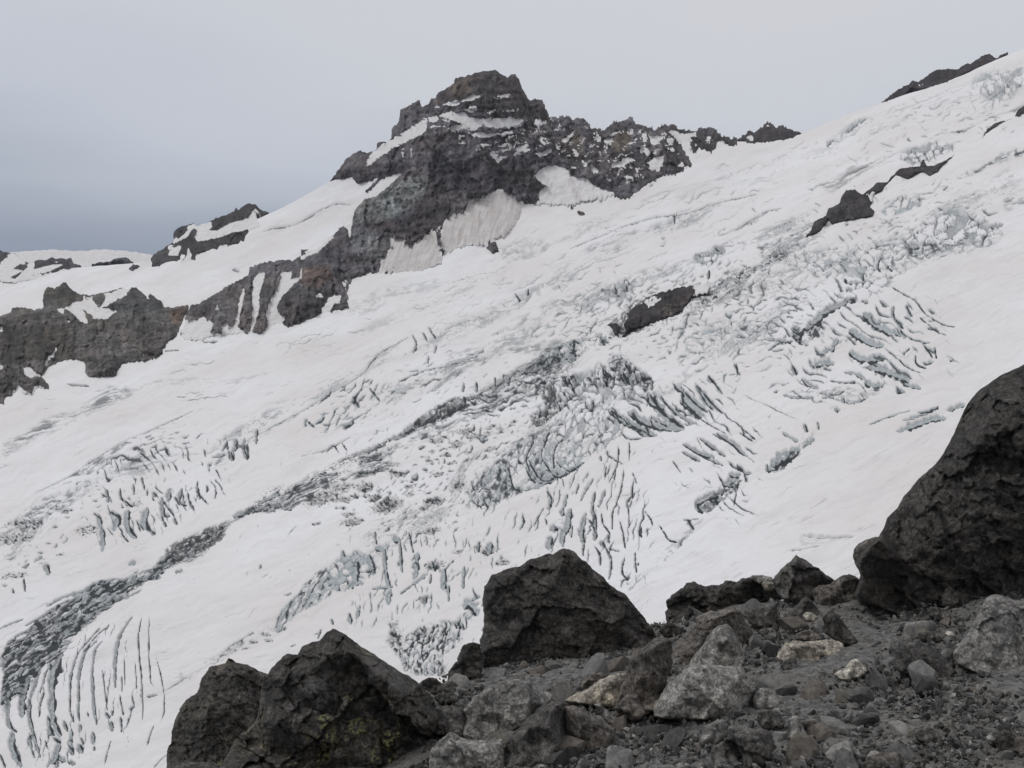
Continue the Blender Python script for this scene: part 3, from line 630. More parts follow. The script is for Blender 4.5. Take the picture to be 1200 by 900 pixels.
    for q, w in (([(945, 870), (990, 840), (1040, 825)], 22), ([(950, 890), (1000, 885)], 28), ([(1040, 800), (1095, 765)], 24), ([(1000, 840), (1025, 870)], 26), ([(1195, 735), (1198, 755)], 10)): S('Z7', q, w, 1.3, 1.0, True)
    PATCH('Z7', [(940, 880), (1000, 830), (1090, 760), (1110, 770), (1040, 870), (1000, 899), (950, 899)], 0.8, 0.5, 3, 30, 1.5, 4, -0.05, 2.0, 2.0)
    # long crevasses running down towards the dark pyramid boulder
    for q, w in (([(250, 0), (240, 10)], 6), ([(210, 20), (170, 80), (135, 145)], 7), ([(265, 135), (262, 175)], 46), ([(240, 200), (235, 300)], 40), ([(325, 20), (318, 75)], 22), ([(370, 30), (350, 130), (320, 200), (330, 280)], 40), ([(378, 130), (376, 220)], 12),
                 ([(465, 50), (448, 130), (440, 190), (458, 260)], 34), ([(460, 260), (455, 340)], 12), ([(510, 0), (512, 70)], 20), ([(525, 60), (530, 150), (525, 240)], 26), ([(480, 90), (510, 130), (525, 180)], 9), ([(675, 0), (645, 60), (640, 170)], 10),
                 ([(570, 60), (580, 130), (620, 190), (620, 250)], 10), ([(580, 250), (600, 290), (630, 350), (630, 430), (615, 485)], 12), ([(570, 240), (590, 280)], 30), ([(530, 280), (560, 330), (565, 400)], 14), ([(610, 200), (620, 260)], 16), ([(620, 290), (690, 310)], 12),
                 ([(740, 0), (745, 90), (750, 160)], 5), ([(690, 120), (710, 210), (720, 290)], 8), ([(715, 350), (700, 400), (705, 450), (745, 490)], 12), ([(785, 310), (785, 380), (795, 450)], 12), ([(825, 150), (825, 220)], 14), ([(850, 50), (890, 100), (900, 140)], 7),
                 ([(940, 130), (970, 180), (1000, 225), (1060, 240)], 7), ([(1070, 240), (1080, 262)], 22), ([(1120, 105), (1160, 155)], 20), ([(1090, 100), (1190, 95)], 6), ([(805, 380), (803, 400)], 8), ([(735, 490), (737, 525)], 5), ([(215, 100), (220, 135)], 12),
                 ([(545, 0), (560, 12)], 10), ([(1170, 8), (1200, 35)], 24)): S('Q2', q, w * 1.15, 1.5, 0.85)
    for q, w in (([(540, 830), (510, 880)], 20), ([(500, 770), (525, 810), (520, 850)], 16), ([(620, 790), (600, 880)], 16), ([(690, 730), (670, 790)], 8), ([(770, 700), (720, 780), (700, 830)], 16), ([(840, 760), (810, 850)], 20), ([(780, 770), (765, 870)], 14),
                 ([(855, 535), (857, 565)], 12), ([(850, 630), (838, 690)], 8), ([(925, 500), (920, 600), (900, 660), (860, 730)], 6), ([(955, 640), (940, 740), (905, 880)], 7), ([(985, 490), (985, 600)], 6), ([(1000, 660), (1030, 730)], 5), ([(1020, 780), (985, 880)], 4),
                 ([(740, 670), (735, 700)], 12), ([(590, 700), (600, 750)], 6), ([(660, 680), (655, 720)], 6), ([(1080, 820), (1075, 880)], 3), ([(815, 570), (820, 600)], 14)): S('Q1', q, w * 1.1, 1.5, 0.8)
    CR('N4', [(300, 420), (420, 340), (600, 230), (640, 330), (600, 560), (640, 780), (520, 690), (330, 560)], 74, 9, 5, 0.06, 2.0, 0.5, 8, 0.4)
    # ---- lower centre: serac belt above the foreground rocks
    PATCH('N3', [(210, 640), (330, 500), (440, 395), (470, 400), (480, 520), (430, 540), (340, 580), (250, 645)], 0.8, 0.35, 4, 48, 3, 3.5, -0.12, 1.5, 2.5)
    BL('N3', [(440, 400), (580, 310), (620, 330), (660, 420), (580, 460), (540, 500), (470, 490)], 60, 8, 1.5, 0.22, 5, 3, 0.9, 4, 0.5)
    for q, w in (([(570, 370), (575, 450)], 34), ([(620, 340), (640, 400), (645, 425)], 26), ([(685, 320), (690, 400), (705, 470)], 20), ([(650, 310), (680, 320)], 30), ([(745, 280), (750, 340), (757, 410)], 12), ([(720, 280), (745, 275)], 26), ([(820, 330), (815, 400), (805, 440)], 22),
                 ([(890, 380), (875, 400)], 50), ([(925, 400), (925, 490)], 22), ([(945, 470), (945, 530)], 12), ([(1115, 290), (1100, 345)], 26), ([(1065, 290), (1060, 330)], 12), ([(1005, 390), (1005, 480)], 12), ([(965, 365), (930, 400)], 7), ([(860, 420), (800, 460)], 14),
                 ([(850, 430), (750, 500)], 8), ([(545, 580), (552, 620)], 16), ([(590, 550), (575, 600)], 12), ([(470, 600), (480, 625)], 10), ([(520, 330), (522, 350)], 14), ([(540, 480), (580, 460), (605, 465)], 20), ([(430, 640), (420, 680)], 8), ([(850, 510), (845, 540)], 24),
                 ([(1010, 560), (1030, 540), (1060, 590)], 34), ([(980, 660), (960, 690)], 24), ([(1040, 520), (1070, 510)], 14), ([(710, 480), (700, 540)], 26), ([(640, 480), (720, 470)], 10), ([(780, 250), (800, 330)], 6), ([(650, 250), (655, 300)], 6), ([(875, 420), (870, 460)], 8)): S('N3', q, w * 1.1, 1.3, 0.9)
    PATCH('N3', [(690, 600), (740, 590), (760, 660), (840, 610), (960, 600), (1000, 580), (1050, 590), (1000, 680), (940, 760), (940, 840), (870, 830), (770, 800), (690, 690)], 0.85, 0.3, 6, 70, 1.4, 4, 0.03, 3.0, 3.0)
    PATCH('N3', [(700, 600), (740, 640), (760, 680), (770, 780), (900, 800), (960, 780), (940, 840), (760, 810), (740, 700), (690, 690)], 0.7, 0.6, 4, 60, 1.4, 3.5, -0.05, 2.0, 2.0)
    CR('N3', [(480, 520), (640, 430), (900, 250), (1100, 260), (1070, 500), (900, 560), (740, 600), (560, 620), (420, 690)], 78, 9, 3.5, 0.10, 2.2, 0.6, 8, 0.35)
    SPOTS('N3', [(40, 740, .4), (110, 690, .6), (160, 690, .5), (215, 680, .5), (130, 715, .4), (205, 660, .5), (270, 635, .6), (90, 720, .3), (320, 710, .4), (420, 660, .4), (150, 660, .4), (60, 720, .4), (300, 500, .5)], 22)
    S('N3', [(0, 780), (60, 710), (150, 655)], 4, 1.2, 0.5)
    # ---- left: crevassed patches
    CR('N1', [(300, 370), (480, 260), (600, 200), (800, 170), (880, 220), (740, 300), (560, 350), (440, 380), (330, 400)], 10, 7.5, 3.2, 0.17, 2.0, 0.6, 6, 0.55)
    CR('N1', [(400, 330), (520, 260), (640, 200), (700, 230), (600, 330), (500, 350)], 50, 7, 2.6, 0.15, 2.0, 0.6, 5, 0.5)
    PATCH('N1', [(270, 400), (400, 300), (520, 240), (560, 250), (460, 330), (380, 390), (300, 400)], 0.6, 0.3, 3, 35, 3, 3, 0.0, 1.2, 1.0)
    S('N1', [(130, 465), (270, 400), (480, 265), (640, 185), (820, 100)], 4, 1.2, 0.45)
    for q, w in (([(445, 440), (455, 500)], 12), ([(505, 440), (510, 480), (560, 520)], 12), ([(410, 550), (430, 620), (430, 700)], 22), ([(460, 540), (500, 570), (480, 620)], 34), ([(545, 540), (540, 600), (570, 650)], 30), ([(625, 530), (610, 590), (650, 635)], 24),
                 ([(685, 480), (690, 550), (715, 560)], 20), ([(680, 560), (700, 605)], 12), ([(715, 440), (712, 500)], 20), ([(765, 440), (755, 500), (790, 520)], 12), ([(790, 460), (800, 500), (825, 540)], 10), ([(830, 410), (835, 460), (880, 510)], 9), ([(735, 565), (745, 595)], 10),
                 ([(995, 230), (995, 285)], 16), ([(1035, 250), (1045, 320)], 14), ([(955, 245), (960, 280)], 10), ([(985, 290), (975, 325)], 14), ([(645, 455), (660, 480)], 20), ([(560, 420), (565, 470)], 7), ([(595, 385), (610, 450)], 5), ([(510, 630), (540, 670)], 8), ([(390, 540), (420, 560)], 7),
                 ([(880, 335), (890, 345)], 18), ([(890, 310), (950, 300)], 10), ([(190, 760), (205, 805)], 22), ([(240, 670), (230, 690)], 7), ([(145, 750), (175, 725)], 12), ([(95, 775), (120, 755)], 9), ([(100, 820), (105, 880)], 7), ([(55, 870), (60, 890)], 8)): S('N1', q, w * 1.1, 1.4, 0.9)
    CR('N1', [(420, 430), (560, 380), (880, 400), (900, 500), (640, 640), (420, 700)], -62, 8, 2.6, 0.10, 1.8, 0.6, 8, 0.4)
    PATCH('N1', [(60, 560), (160, 480), (340, 420), (300, 540), (220, 560), (160, 640), (100, 690), (0, 690), (0, 620)], 0.6, 0.25, 8, 25, 2, 4, 0.08, 1.0, 1.5)
    SPOTS('N1', [(370, 615, 1.3), (120, 590, 1.5), (80, 650, 1.3), (10, 660, 1.4), (60, 585, .8), (150, 575, .7), (255, 722, .5), (35, 810, .8), (90, 810, .8), (565, 515, 1.0), (240, 520, .8), (280, 535, .8)], 24, 0.6, 0.2)
    PATCH('N1', [(0, 240), (130, 170), (350, 60), (440, 0), (640, 0), (560, 50), (420, 130), (280, 160), (140, 250), (0, 330)], 0.65, 0.35, 8, 14, 7, 3, 0.04, 0.8, 1.0)
    PATCH('N1', [(360, 80), (470, 40), (560, 30), (480, 80), (380, 100)], 0.6, 0.1, 5, 14, 4, 3, -0.1)
    CR('N1', [(700, 60), (820, 40), (960, 20), (960, 50), (820, 80)], 7, 4, 8, 0.16, 1.0, 0.6, 4, 0.6); CR('N1', [(100, 330), (300, 280), (320, 330), (160, 350)], 10, 7, 3, 0.08, 1.0, 0.4, 6, 0.4)
    # great dark belt on the lower left
    PATCH('N2', [(0, 440), (40, 360), (110, 300), (240, 200), (400, 110), (520, 90), (640, 40), (700, 0), (790, 0), (760, 30), (690, 90), (580, 130), (450, 220), (330, 330), (250, 430), (190, 470), (130, 540), (90, 600), (0, 650)], 0.95, 0.45, 3, 33, 3.5, 3.5, -0.14, 1.0, 3.2)
    CR('N2', [(0, 440), (240, 200), (520, 90), (700, 0), (780, 20), (560, 140), (400, 280), (200, 460), (0, 640)], 33, 6, 4.5, 0.22, 2.5, 0.9, 4, 0.6, 0.5, 0.4)
    PATCH('N2', [(0, 470), (150, 360), (240, 200), (330, 160), (300, 250), (160, 370), (0, 560)], 0.6, 0.75, 3, 35, 2.5, 3.5, 0.0, 1.0, 2.0)
    PATCH('N1', [(700, 690), (740, 660), (860, 600), (940, 590), (960, 640), (880, 700), (740, 750), (680, 750)], 0.8, 0.8, 3, 35, 2, 4, -0.12, 2.0, 3.0)
    for q, w in (([(0, 465), (80, 405), (140, 372)], 20), ([(190, 215), (260, 170), (345, 145)], 13), ([(430, 210), (550, 175), (600, 150)], 12), ([(0, 310), (50, 285), (95, 265)], 9), ([(100, 295), (210, 235)], 8), ([(60, 345), (180, 280), (240, 205)], 14),
                 ([(385, 115), (440, 120)], 13), ([(740, 75), (770, 72)], 14), ([(590, 100), (680, 100)], 22), ([(540, 40), (570, 30)], 16)): S('N2', q, w, 1.4, 1.0)
    S('N1', [(980, 555), (1030, 540), (1080, 528)], 22, 1.0, 1.0)
    CR('Z', [(20, 800), (60, 750), (110, 725), (150, 735), (175, 800), (150, 880), (60, 900), (10, 900)], 80, 7, 12, 0.08, 1.2, 0.6, 10, 0.5, 0.1)
    for q, w in (([(770, 10), (710, 110), (680, 240), (672, 360), (672, 430)], 13), ([(700, 470), (720, 590)], 6), ([(828, 20), (810, 180), (830, 420), (832, 620)], 5), ([(875, 20), (868, 200), (880, 380), (905, 430)], 4), ([(910, 250), (950, 400), (962, 550), (935, 640)], 4),
                 ([(600, 160), (560, 230), (540, 370), (550, 560), (565, 650)], 14), ([(570, 150), (500, 240), (465, 350), (455, 520), (462, 620)], 14), ([(580, 80), (470, 220), (420, 350), (405, 530), (430, 630)], 10), ([(355, 240), (310, 350), (300, 480), (305, 600), (350, 715)], 34),
                 ([(350, 260), (330, 320), (300, 420)], 60), ([(640, 60), (560, 130), (490, 230)], 6), ([(240, 340), (180, 470), (165, 570), (190, 690), (235, 840)], 18), ([(300, 290), (260, 380), (230, 460)], 8), ([(260, 440), (230, 520), (225, 600)], 7), ([(600, 330), (610, 420), (625, 560)], 5),
                 ([(165, 380), (130, 480), (125, 600)], 34), ([(60, 440), (40, 540), (50, 640), (95, 690)], 20), ([(70, 690), (75, 780), (120, 890)], 32), ([(5, 830), (30, 900)], 10), ([(170, 690), (185, 790), (200, 840)], 12), ([(275, 590), (290, 680), (320, 710)], 14), ([(290, 660), (300, 710)], 24),
                 ([(370, 620), (390, 680)], 16), ([(412, 670), (420, 820)], 14), ([(410, 770), (425, 825)], 26), ([(465, 640), (465, 690)], 14), ([(455, 760), (480, 810)], 32), ([(470, 720), (485, 760)], 12), ([(540, 690), (542, 760)], 18), ([(548, 770), (550, 800)], 9), ([(650, 630), (655, 685)], 20),
                 ([(615, 570), (640, 610)], 14), ([(652, 560), (655, 590)], 10), ([(310, 720), (345, 750), (320, 830), (270, 890)], 22), ([(330, 830), (380, 860)], 24), ([(400, 860), (440, 880)], 22), ([(265, 740), (280, 790)], 5), ([(510, 570), (515, 600)], 5), ([(1095, 365), (960, 450)], 4), ([(860, 480), (920, 470)], 9),
                 ([(650, 740), (610, 880)], 5), ([(900, 650), (860, 770)], 4), ([(710, 360), (712, 450)], 5), ([(705, 600), (708, 690)], 8), ([(790, 280), (800, 460)], 3), ([(730, 240), (725, 420)], 2.5), ([(325, 850), (330, 900)], 20), ([(1000, 800), (900, 900)], 3)): S('Q5', q, w * 1.3, 1.6, 0.95, False, 0.35)
    PATCH('Q5', [(0, 420), (100, 400), (130, 480), (60, 540), (30, 700), (100, 800), (60, 780), (40, 640), (0, 600)], 0.5, 0.15, 5, 60, 2, 4, -0.05, 0.5, 0.8)
    # ---- right side: icefall under the upper outcrop
    BL('Z6', [(360, 30), (560, 0), (1030, 0), (840, 60), (700, 130), (640, 200), (560, 220), (480, 200), (560, 120), (420, 130), (300, 80)], 12, 9, 1.6, 0.16, 4, 2.5, 0.65, 8, 0.15)
    PATCH('Z6', [(640, 10), (900, 0), (1030, 0), (950, 30), (850, 50), (800, 80), (720, 30)], 0.7, 0.15, 6, 15, 2, 4, 0.02, 2.0, 2.5)
    PATCH('Z6', [(0, 235), (120, 180), (260, 110), (380, 90), (420, 120), (300, 190), (160, 200), (0, 260)], 0.25, 0.42, 6, 15, 4, 4, -0.02, 0.8, 1.0)
    PATCH('Z6', [(300, 200), (480, 180), (470, 220), (340, 220)], 0.25, 0.4, 6, 15, 3, 3, 0.0, 0.6); PATCH('Z6', [(0, 260), (160, 240), (140, 290), (0, 300)], 0.2, 0.35, 6, 10, 4, 3, 0.02, 0.6)
    CR('Z6', [(0, 270), (200, 250), (360, 230), (480, 200), (400, 290), (360, 400), (200, 420), (0, 400)], 12, 8, 2.5, 0.15, 2.2, 0.5, 8, 0.5)
    BL('Z6', [(0, 290), (200, 260), (340, 260), (340, 300), (260, 380), (0, 400)], 25, 8, 1.7, 0.14, 3, 1.5, 0.5, 8, 0.08)
    for q, w in (([(360, 300), (400, 310), (450, 260), (480, 235), (560, 200)], 24), ([(390, 300), (380, 340)], 26), ([(440, 270), (455, 290)], 22), ([(540, 200), (570, 205)], 26), ([(530, 125), (545, 140), (600, 140)], 10), ([(590, 100), (595, 135)], 10), ([(650, 60), (640, 90), (650, 105)], 8),
                 ([(670, 90), (690, 110)], 8), ([(175, 410), (180, 450)], 6), ([(640, 20), (700, 15)], 12), ([(740, 10), (780, 25)], 18), ([(85, 100), (88, 130)], 8), ([(40, 45), (120, 40)], 12), ([(110, 20), (140, 45)], 22), ([(300, 55), (350, 30)], 12)): S('Z6', q, w, 1.2, 0.85)
    for q, w in (([(610, 260), (670, 310), (740, 350), (790, 380)], 60), ([(800, 360), (850, 390), (880, 410)], 36), ([(800, 210), (800, 270), (860, 350)], 22), ([(885, 210), (920, 275)], 18), ([(520, 360), (580, 400), (640, 430), (740, 455)], 52), ([(520, 490), (600, 545), (750, 545)], 50),
                 ([(640, 600), (720, 620), (830, 650), (900, 680)], 60), ([(860, 700), (975, 720)], 26), ([(620, 690), (660, 710), (740, 715)], 36), ([(490, 630), (560, 640), (620, 680)], 26), ([(640, 560), (700, 590)], 26), ([(970, 280), (1040, 340), (1140, 395)], 9), ([(790, 90), (850, 130), (940, 175), (1000, 250), (1090, 310), (1200, 340)], 8),
                 ([(840, 350), (900, 410), (1000, 440), (1045, 440)], 8), ([(1000, 460), (1050, 535)], 10), ([(1065, 470), (1075, 540)], 7), ([(940, 520), (945, 570), (1010, 600)], 12), ([(840, 550), (880, 590), (980, 630)], 8), ([(860, 520), (905, 480)], 12), ([(100, 775), (180, 795), (290, 790)], 20),
                 ([(345, 800), (420, 790)], 22), ([(480, 800), (480, 830)], 26), ([(490, 820), (560, 820), (640, 780)], 22), ([(330, 760), (440, 770), (490, 750)], 16), ([(820, 745), (865, 750)], 30), ([(150, 590), (180, 640)], 30), ([(220, 660), (260, 700), (320, 730)], 34), ([(400, 680), (480, 700), (560, 690)], 14),
                 ([(430, 870), (460, 875)], 20), ([(170, 350), (190, 360)], 40), ([(300, 340), (340, 280)], 36), ([(200, 380), (270, 350), (330, 330)], 14), ([(170, 400), (200, 440), (260, 460)], 22), ([(60, 430), (150, 450)], 20), ([(0, 500), (80, 450), (160, 440)], 12), ([(340, 260), (430, 220)], 18),
                 ([(530, 170), (550, 190)], 40), ([(500, 90), (540, 110)], 30), ([(600, 0), (605, 40)], 14), ([(490, 30), (500, 60)], 16), ([(600, 180), (635, 190)], 20), ([(960, 890), (1030, 875), (1090, 855)], 12), ([(1150, 880), (1200, 855)], 18), ([(40, 760), (55, 740)], 18), ([(85, 700), (110, 700)], 14),
                 ([(1160, 550), (1180, 550)], 12), ([(360, 500), (380, 470)], 34), ([(400, 500), (440, 410)], 26), ([(270, 580), (350, 560), (420, 565)], 34)): S('Q3', q, w * 1.05, 1.1, 0.85, True, 0.8)
    PATCH('Q3', [(150, 380), (260, 340), (340, 270), (360, 300), (350, 400), (230, 460), (170, 440)], 0.8, 0.1, 4, 40, 1.3, 3, -0.03, 2.0, 2.0)
    PATCH('Q3', [(120, 770), (330, 740), (500, 700), (640, 720), (760, 740), (640, 800), (480, 840), (330, 800)], 0.55, 0.2, 5, 8, 3, 3, -0.02, 1.2, 1.8)
    PATCH('Q3', [(340, 500), (400, 420), (480, 380), (560, 370), (620, 430), (480, 440), (420, 530), (360, 620), (270, 620), (260, 560)], 0.4, 0.4, 5, 40, 1.5, 3, 0.0, 1.2, 1.2)
    for q, w in (([(705, 632), (770, 610), (830, 590), (870, 590)], 20), ([(725, 598), (780, 580), (845, 558)], 10), ([(615, 608), (680, 580), (750, 560)], 5), ([(870, 565), (930, 547)], 14), ([(275, 760), (330, 730), (385, 690)], 34), ([(300, 740), (360, 710)], 40), ([(395, 690), (435, 660)], 12),
                 ([(400, 610), (410, 640)], 12), ([(445, 605), (448, 630)], 8), ([(330, 640), (380, 670)], 12), ([(100, 640), (170, 680), (215, 715)], 10), ([(0, 680), (60, 710), (130, 740)], 10), ([(60, 660), (135, 710)], 9), ([(180, 790), (165, 880)], 4), ([(0, 530), (40, 570), (60, 590)], 20),
                 ([(40, 480), (70, 530), (100, 560)], 12), ([(170, 600), (240, 660)], 4), ([(60, 590), (140, 640)], 4), ([(200, 510), (380, 600)], 2), ([(150, 770), (190, 770)], 14), ([(40, 870), (100, 840), (130, 835)], 16), ([(85, 850), (125, 855)], 22), ([(50, 890), (95, 885)], 20),
                 ([(180, 740), (195, 760)], 12), ([(500, 562), (515, 565)], 12)): S('Z6', q, w * 1.1, 1.2, 0.85)
    PATCH('Z6', [(270, 765), (330, 700), (385, 680), (390, 710), (310, 770)], 0.8, 0.4, 3, 30, 1.4, 3.5, -0.06, 2.5, 2.5)
    # fine meltwater grooves on the smooth lobe at the lower right
    win, m = mask('Z', [(740, 720), (820, 640), (940, 560), (1100, 490), (1160, 440), (1200, 440), (1200, 700), (900, 800), (700, 800)], 22, 1)
    al, ac = rot(U[win] + 0.4 * WU[win], V[win] + 0.4 * WV[win], 29)
    g = fbm(al / 30, ac / 2.1, 77, 3, 0.6)
    br = sstep(-0.05, 0.4, perlin(al / 40, ac / 16, 78))
    DIRT[win] = np.maximum(DIRT[win], m * br * 0.42 * sstep(0.12, 0.42, g)); H[win] -= m * 0.25 * sstep(0.1, 0.4, g) * br
    win, m = mask('Z', [(1030, 330), (1100, 290), (1200, 220), (1200, 440), (1120, 470), (1080, 430)], 22, 1)
    al, ac = rot(U[win] + 0.4 * WU[win], V[win] + 0.4 * WV[win], 33)
    g = fbm(al / 40, ac / 2.4, 79, 3, 0.6)
    DIRT[win] = np.maximum(DIRT[win], m * 0.16 * sstep(0.0, 0.4, g))
    S('Z', [(940, 625), (965, 627), (1000, 628)], 4, 1.2, 0.6); S('Z', [(925, 645), (960, 640)], 1.5, 1, 0.4)
    PATCH('Z', [(935, 620), (1000, 625), (1000, 632), (960, 642), (940, 640)], 0.35, 0.0, 3, 0, 4, 3, 0.0)
    # upper middle: broken bands between the two outcrops
    PATCH('Z7', [(0, 480), (100, 370), (200, 330), (330, 290), (480, 280), (520, 300), (380, 350), (240, 360), (120, 430), (0, 480)], 0.55, 0.25, 6, 26, 4, 3.5, 0.0, 1.2, 1.6)
    PATCH('Z7', [(200, 290), (330, 190), (520, 120), (660, 80), (800, 20), (960, 0), (860, 60), (740, 110), (720, 160), (600, 180), (420, 220), (280, 270)], 0.5, 0.18, 8, 24, 3, 4, 0.02, 1.6, 2.0)
    BL('Z7', [(600, 120), (700, 70), (740, 100), (730, 150), (640, 170)], 50, 6, 1.6, 0.22, 4, 2.5, 0.8, 4, 0.25)
    BL('Z7', [(340, 400), (440, 340), (500, 290), (560, 270), (540, 350), (480, 380), (380, 410)], 35, 8, 1.4, 0.26, 6, 3, 0.9, 4, 0.3)
    for q, w in (([(350, 410), (420, 375), (440, 370)], 14), ([(455, 350), (470, 350)], 26), ([(500, 370), (520, 350)], 18), ([(514, 290), (514, 330)], 12), ([(310, 125), (325, 150)], 8), ([(355, 110), (350, 130)], 6), ([(560, 275), (565, 265)], 10), ([(130, 445), (125, 475)], 9), ([(174, 440), (174, 475)], 9),
                 ([(610, 295), (625, 310)], 14), ([(660, 110), (660, 140)], 10), ([(700, 100), (700, 130)], 10), ([(240, 425), (238, 455)], 4), ([(270, 415), (268, 430)], 4), ([(990, 50), (990, 80)], 9), ([(600, 280), (640, 300)], 10)): S('Z7', q, w * 1.1, 1.4, 0.95)
    CR('Z7', [(280, 300), (520, 120), (760, 30), (960, 0), (1100, 0), (900, 90), (700, 180), (540, 250), (480, 290)], 28, 8, 3, 0.12, 1.8, 0.45, 8, 0.45)
    PATCH('Z7', [(640, 230), (700, 180), (760, 140), (800, 130), (720, 260), (680, 285), (650, 270)], 0.4, 0.75, 3, 50, 2, 4, -0.1, 1.0, 1.0)
    PATCH('Z7', [(960, 100), (1040, 90), (1010, 130), (950, 140)], 0.6, 0.35, 3, 20, 2, 3, -0.05, 1.0, 1.0)
    PATCH('Z', [(880, 290), (940, 262), (985, 255), (950, 290), (900, 310)], 0.55, 0.2, 4, 25, 3, 3.5, -0.02, 1.2, 1.6)
    BL('Z', [(812, 296), (840, 284), (852, 296), (830, 312), (812, 310)], 30, 6, 1.4, 0.25, 3, 2, 0.8, 3, 0.4)
    # left edge, beside the cliffs
    CR('Z', [(0, 480), (100, 450), (200, 420), (420, 370), (560, 310), (640, 300), (600, 330), (420, 400), (240, 440), (60, 500)], 14, 7, 7, 0.10, 1.2, 0.4, 10, 0.4)
    CR('Z', [(320, 400), (520, 330), (700, 290), (880, 220), (900, 240), (700, 330), (480, 410), (330, 440)], 20, 12, 6, 0.06, 1.4, 0.35, 14, 0.35)
    for q in ([(78, 449), (104, 451)], [(194, 412), (210, 411)], [(238, 401), (255, 400)]): S('Z', q, 2.2, 1.2, 0.9)
    PATCH('Z', [(380, 372), (415, 352), (440, 340), (500, 330), (480, 345), (420, 370)], 0.3, 0.3, 4, 15, 4, 3, -0.02, 0.5)
    # snow slope left of the peak
    win, m = mask('Z', [(180, 380), (260, 310), (330, 290), (420, 250), (430, 190), (380, 215), (200, 320), (100, 380)], 20, 1)
    al, ac = rot(U[win] + WU[win], V[win] + WV[win], 25)
    DIRT[win] = np.maximum(DIRT[win], m * 0.16 * sstep(-0.1, 0.5, fbm(al / 30, ac / 9, 81, 4))); H[win] += m * 1.5 * fbm(al / 30, ac / 9, 82, 3)
    S('Z', [(300, 275), (318, 268), (345, 262), (385, 240), (411, 238)], 1.8, 1.2, 0.5); S('Z', [(272, 313), (280, 317)], 3, 1, 0.9)
    # general fine crumbliness wherever ice is exposed
    exp_ = np.clip(ICE + DIRT, 0, 1)
    H += exp_ * 0.35 * fbm(U / 3.2, V / 3.2, 95, 2) - TR
    DIRT = np.clip(DIRT, 0, 1); ICE = np.clip(ICE, 0, 1)

    dirs = rays(U, V)
    P = dirs * Dp[..., None]
    nrm = np.array([-0.33, -0.22, 0.92]); nrm /= np.linalg.norm(nrm)
    fade = sstep(0, 12, V - top[None])
    P = P + nrm * (H * fade * Dp / F)[..., None]
    # behind the skyline the ground falls away again
    back = []
    for k, (dy, dz) in enumerate([(900, -650), (160, -60), (45, -10)]):
        row = P[0].copy(); row[:, 1] += dy; row[:, 0] += dy * 0.05; row[:, 2] += dz
        back.append(row)
    P = np.concatenate([np.stack(back), P]); z3 = np.zeros((3, len(u)))
    ICE = np.concatenate([z3, ICE]); DIRT = np.concatenate([z3, DIRT]); DEEP_SHADE = np.concatenate([z3, np.clip(DEEP_SHADE, 0, 1)])
    nrr, ncc = P.shape[:2]
    o = mesh_np('glacier', P.reshape(-1, 3), grid_quads(nrr, ncc), mats=[M['ice']], attrs=dict(ice=ICE, dirt=DIRT, deep_shade=DEEP_SHADE))
    tag(o, 'crevassed snow covered glacier flowing down below the rocky peak', kind='structure')
build_glacier()

# ------------------------------------------------------------------ solid relief builder: a rock body with its own distance, bulge and back
FRM = dict(Z=(0, 0, 1), A1=(0, 220, 3.46), A2=(180, 140, 3.4615), A3=(380, 60, 3), A4=(620, 110, 3.5294), A5=(900, 50, 3.6), A6=(800, 280, 2.8125),
           A7=(500, 300, 3), B5=(180, 720, 3.4286), B6=(480, 630, 3.334), B7=(740, 630, 3.332), B8=(960, 600, 3), C1=(970, 410, 2.904),
           C2=(560, 780, 6), C3=(740, 690, 7.5), C4=(860, 720, 5.625), C5=(1040, 680, 4.09375))
def fr(k, pts):
    ox, oy, s = FRM[k]
    return [(ox + p[0] / s, oy + p[1] / s) + tuple(p[2:]) for p in pts]
def shell(U, V, sd, P, pitch):
    """cells inside the outline, rim vertices moved on to the outline; returns vertices, quads, rim loops"""
    gy, gx = np.gradient(sd, pitch)
    gl = np.hypot(gx, gy) + 1e-6
    ins = sd > 0
    q = ins[:-1, :-1] | ins[1:, :-1] | ins[:-1, 1:] | ins[1:, 1:]
    ii, jj = np.where(q)
    nc = U.shape[1]
    quads = np.stack([ii * nc + jj, (ii + 1) * nc + jj, (ii + 1) * nc + jj + 1, ii * nc + jj + 1], 1)
    used = np.unique(quads); idx = -np.ones(U.size, int); idx[used] = np.arange(len(used))
    sh = np.where(ins, 0, np.clip(-sd, 0, 1.3 * pitch))
    U2 = U + sh * gx / gl; V2 = V + sh * gy / gl
    return U2, V2, used, idx[quads]
def rim_edges(quads):
    e = np.concatenate([quads[:, [0, 1]], quads[:, [1, 2]], quads[:, [2, 3]], quads[:, [3, 0]]])
    key = e[:, 0].astype(np.int64) * 10000000 + e[:, 1]; rkey = e[:, 1].astype(np.int64) * 10000000 + e[:, 0]
    return e[~np.isin(key, rkey)]
def close_back(co, quads, offs):
    """extrude the rim through the given offsets and close it"""
    e = rim_edges(quads); rim = np.unique(e); n0 = len(co)
    lut = -np.ones(n0, int); lut[rim] = np.arange(len(rim))
    rings = [co[rim]] + [f(co[rim]) for f in offs]
    allc = [co]; base = n0; prev = rim; qs = [quads]
    for r in rings[1:]:
        cur = base + np.arange(len(rim)); allc.append(r); base += len(rim)
        a, b = e[:, 0], e[:, 1]
        qs.append(np.stack([prev[lut[b]], prev[lut[a]], cur[lut[a]], cur[lut[b]]], 1))
        prev = cur
    cen = rings[-1].mean(0); allc.append(cen[None])
    a, b = e[:, 0], e[:, 1]
    tris = np.stack([prev[lut[b]], prev[lut[a]], np.full(len(e), base)], 1)
    return np.concatenate(allc), np.concatenate(qs), tris, rim, len(rings) - 1

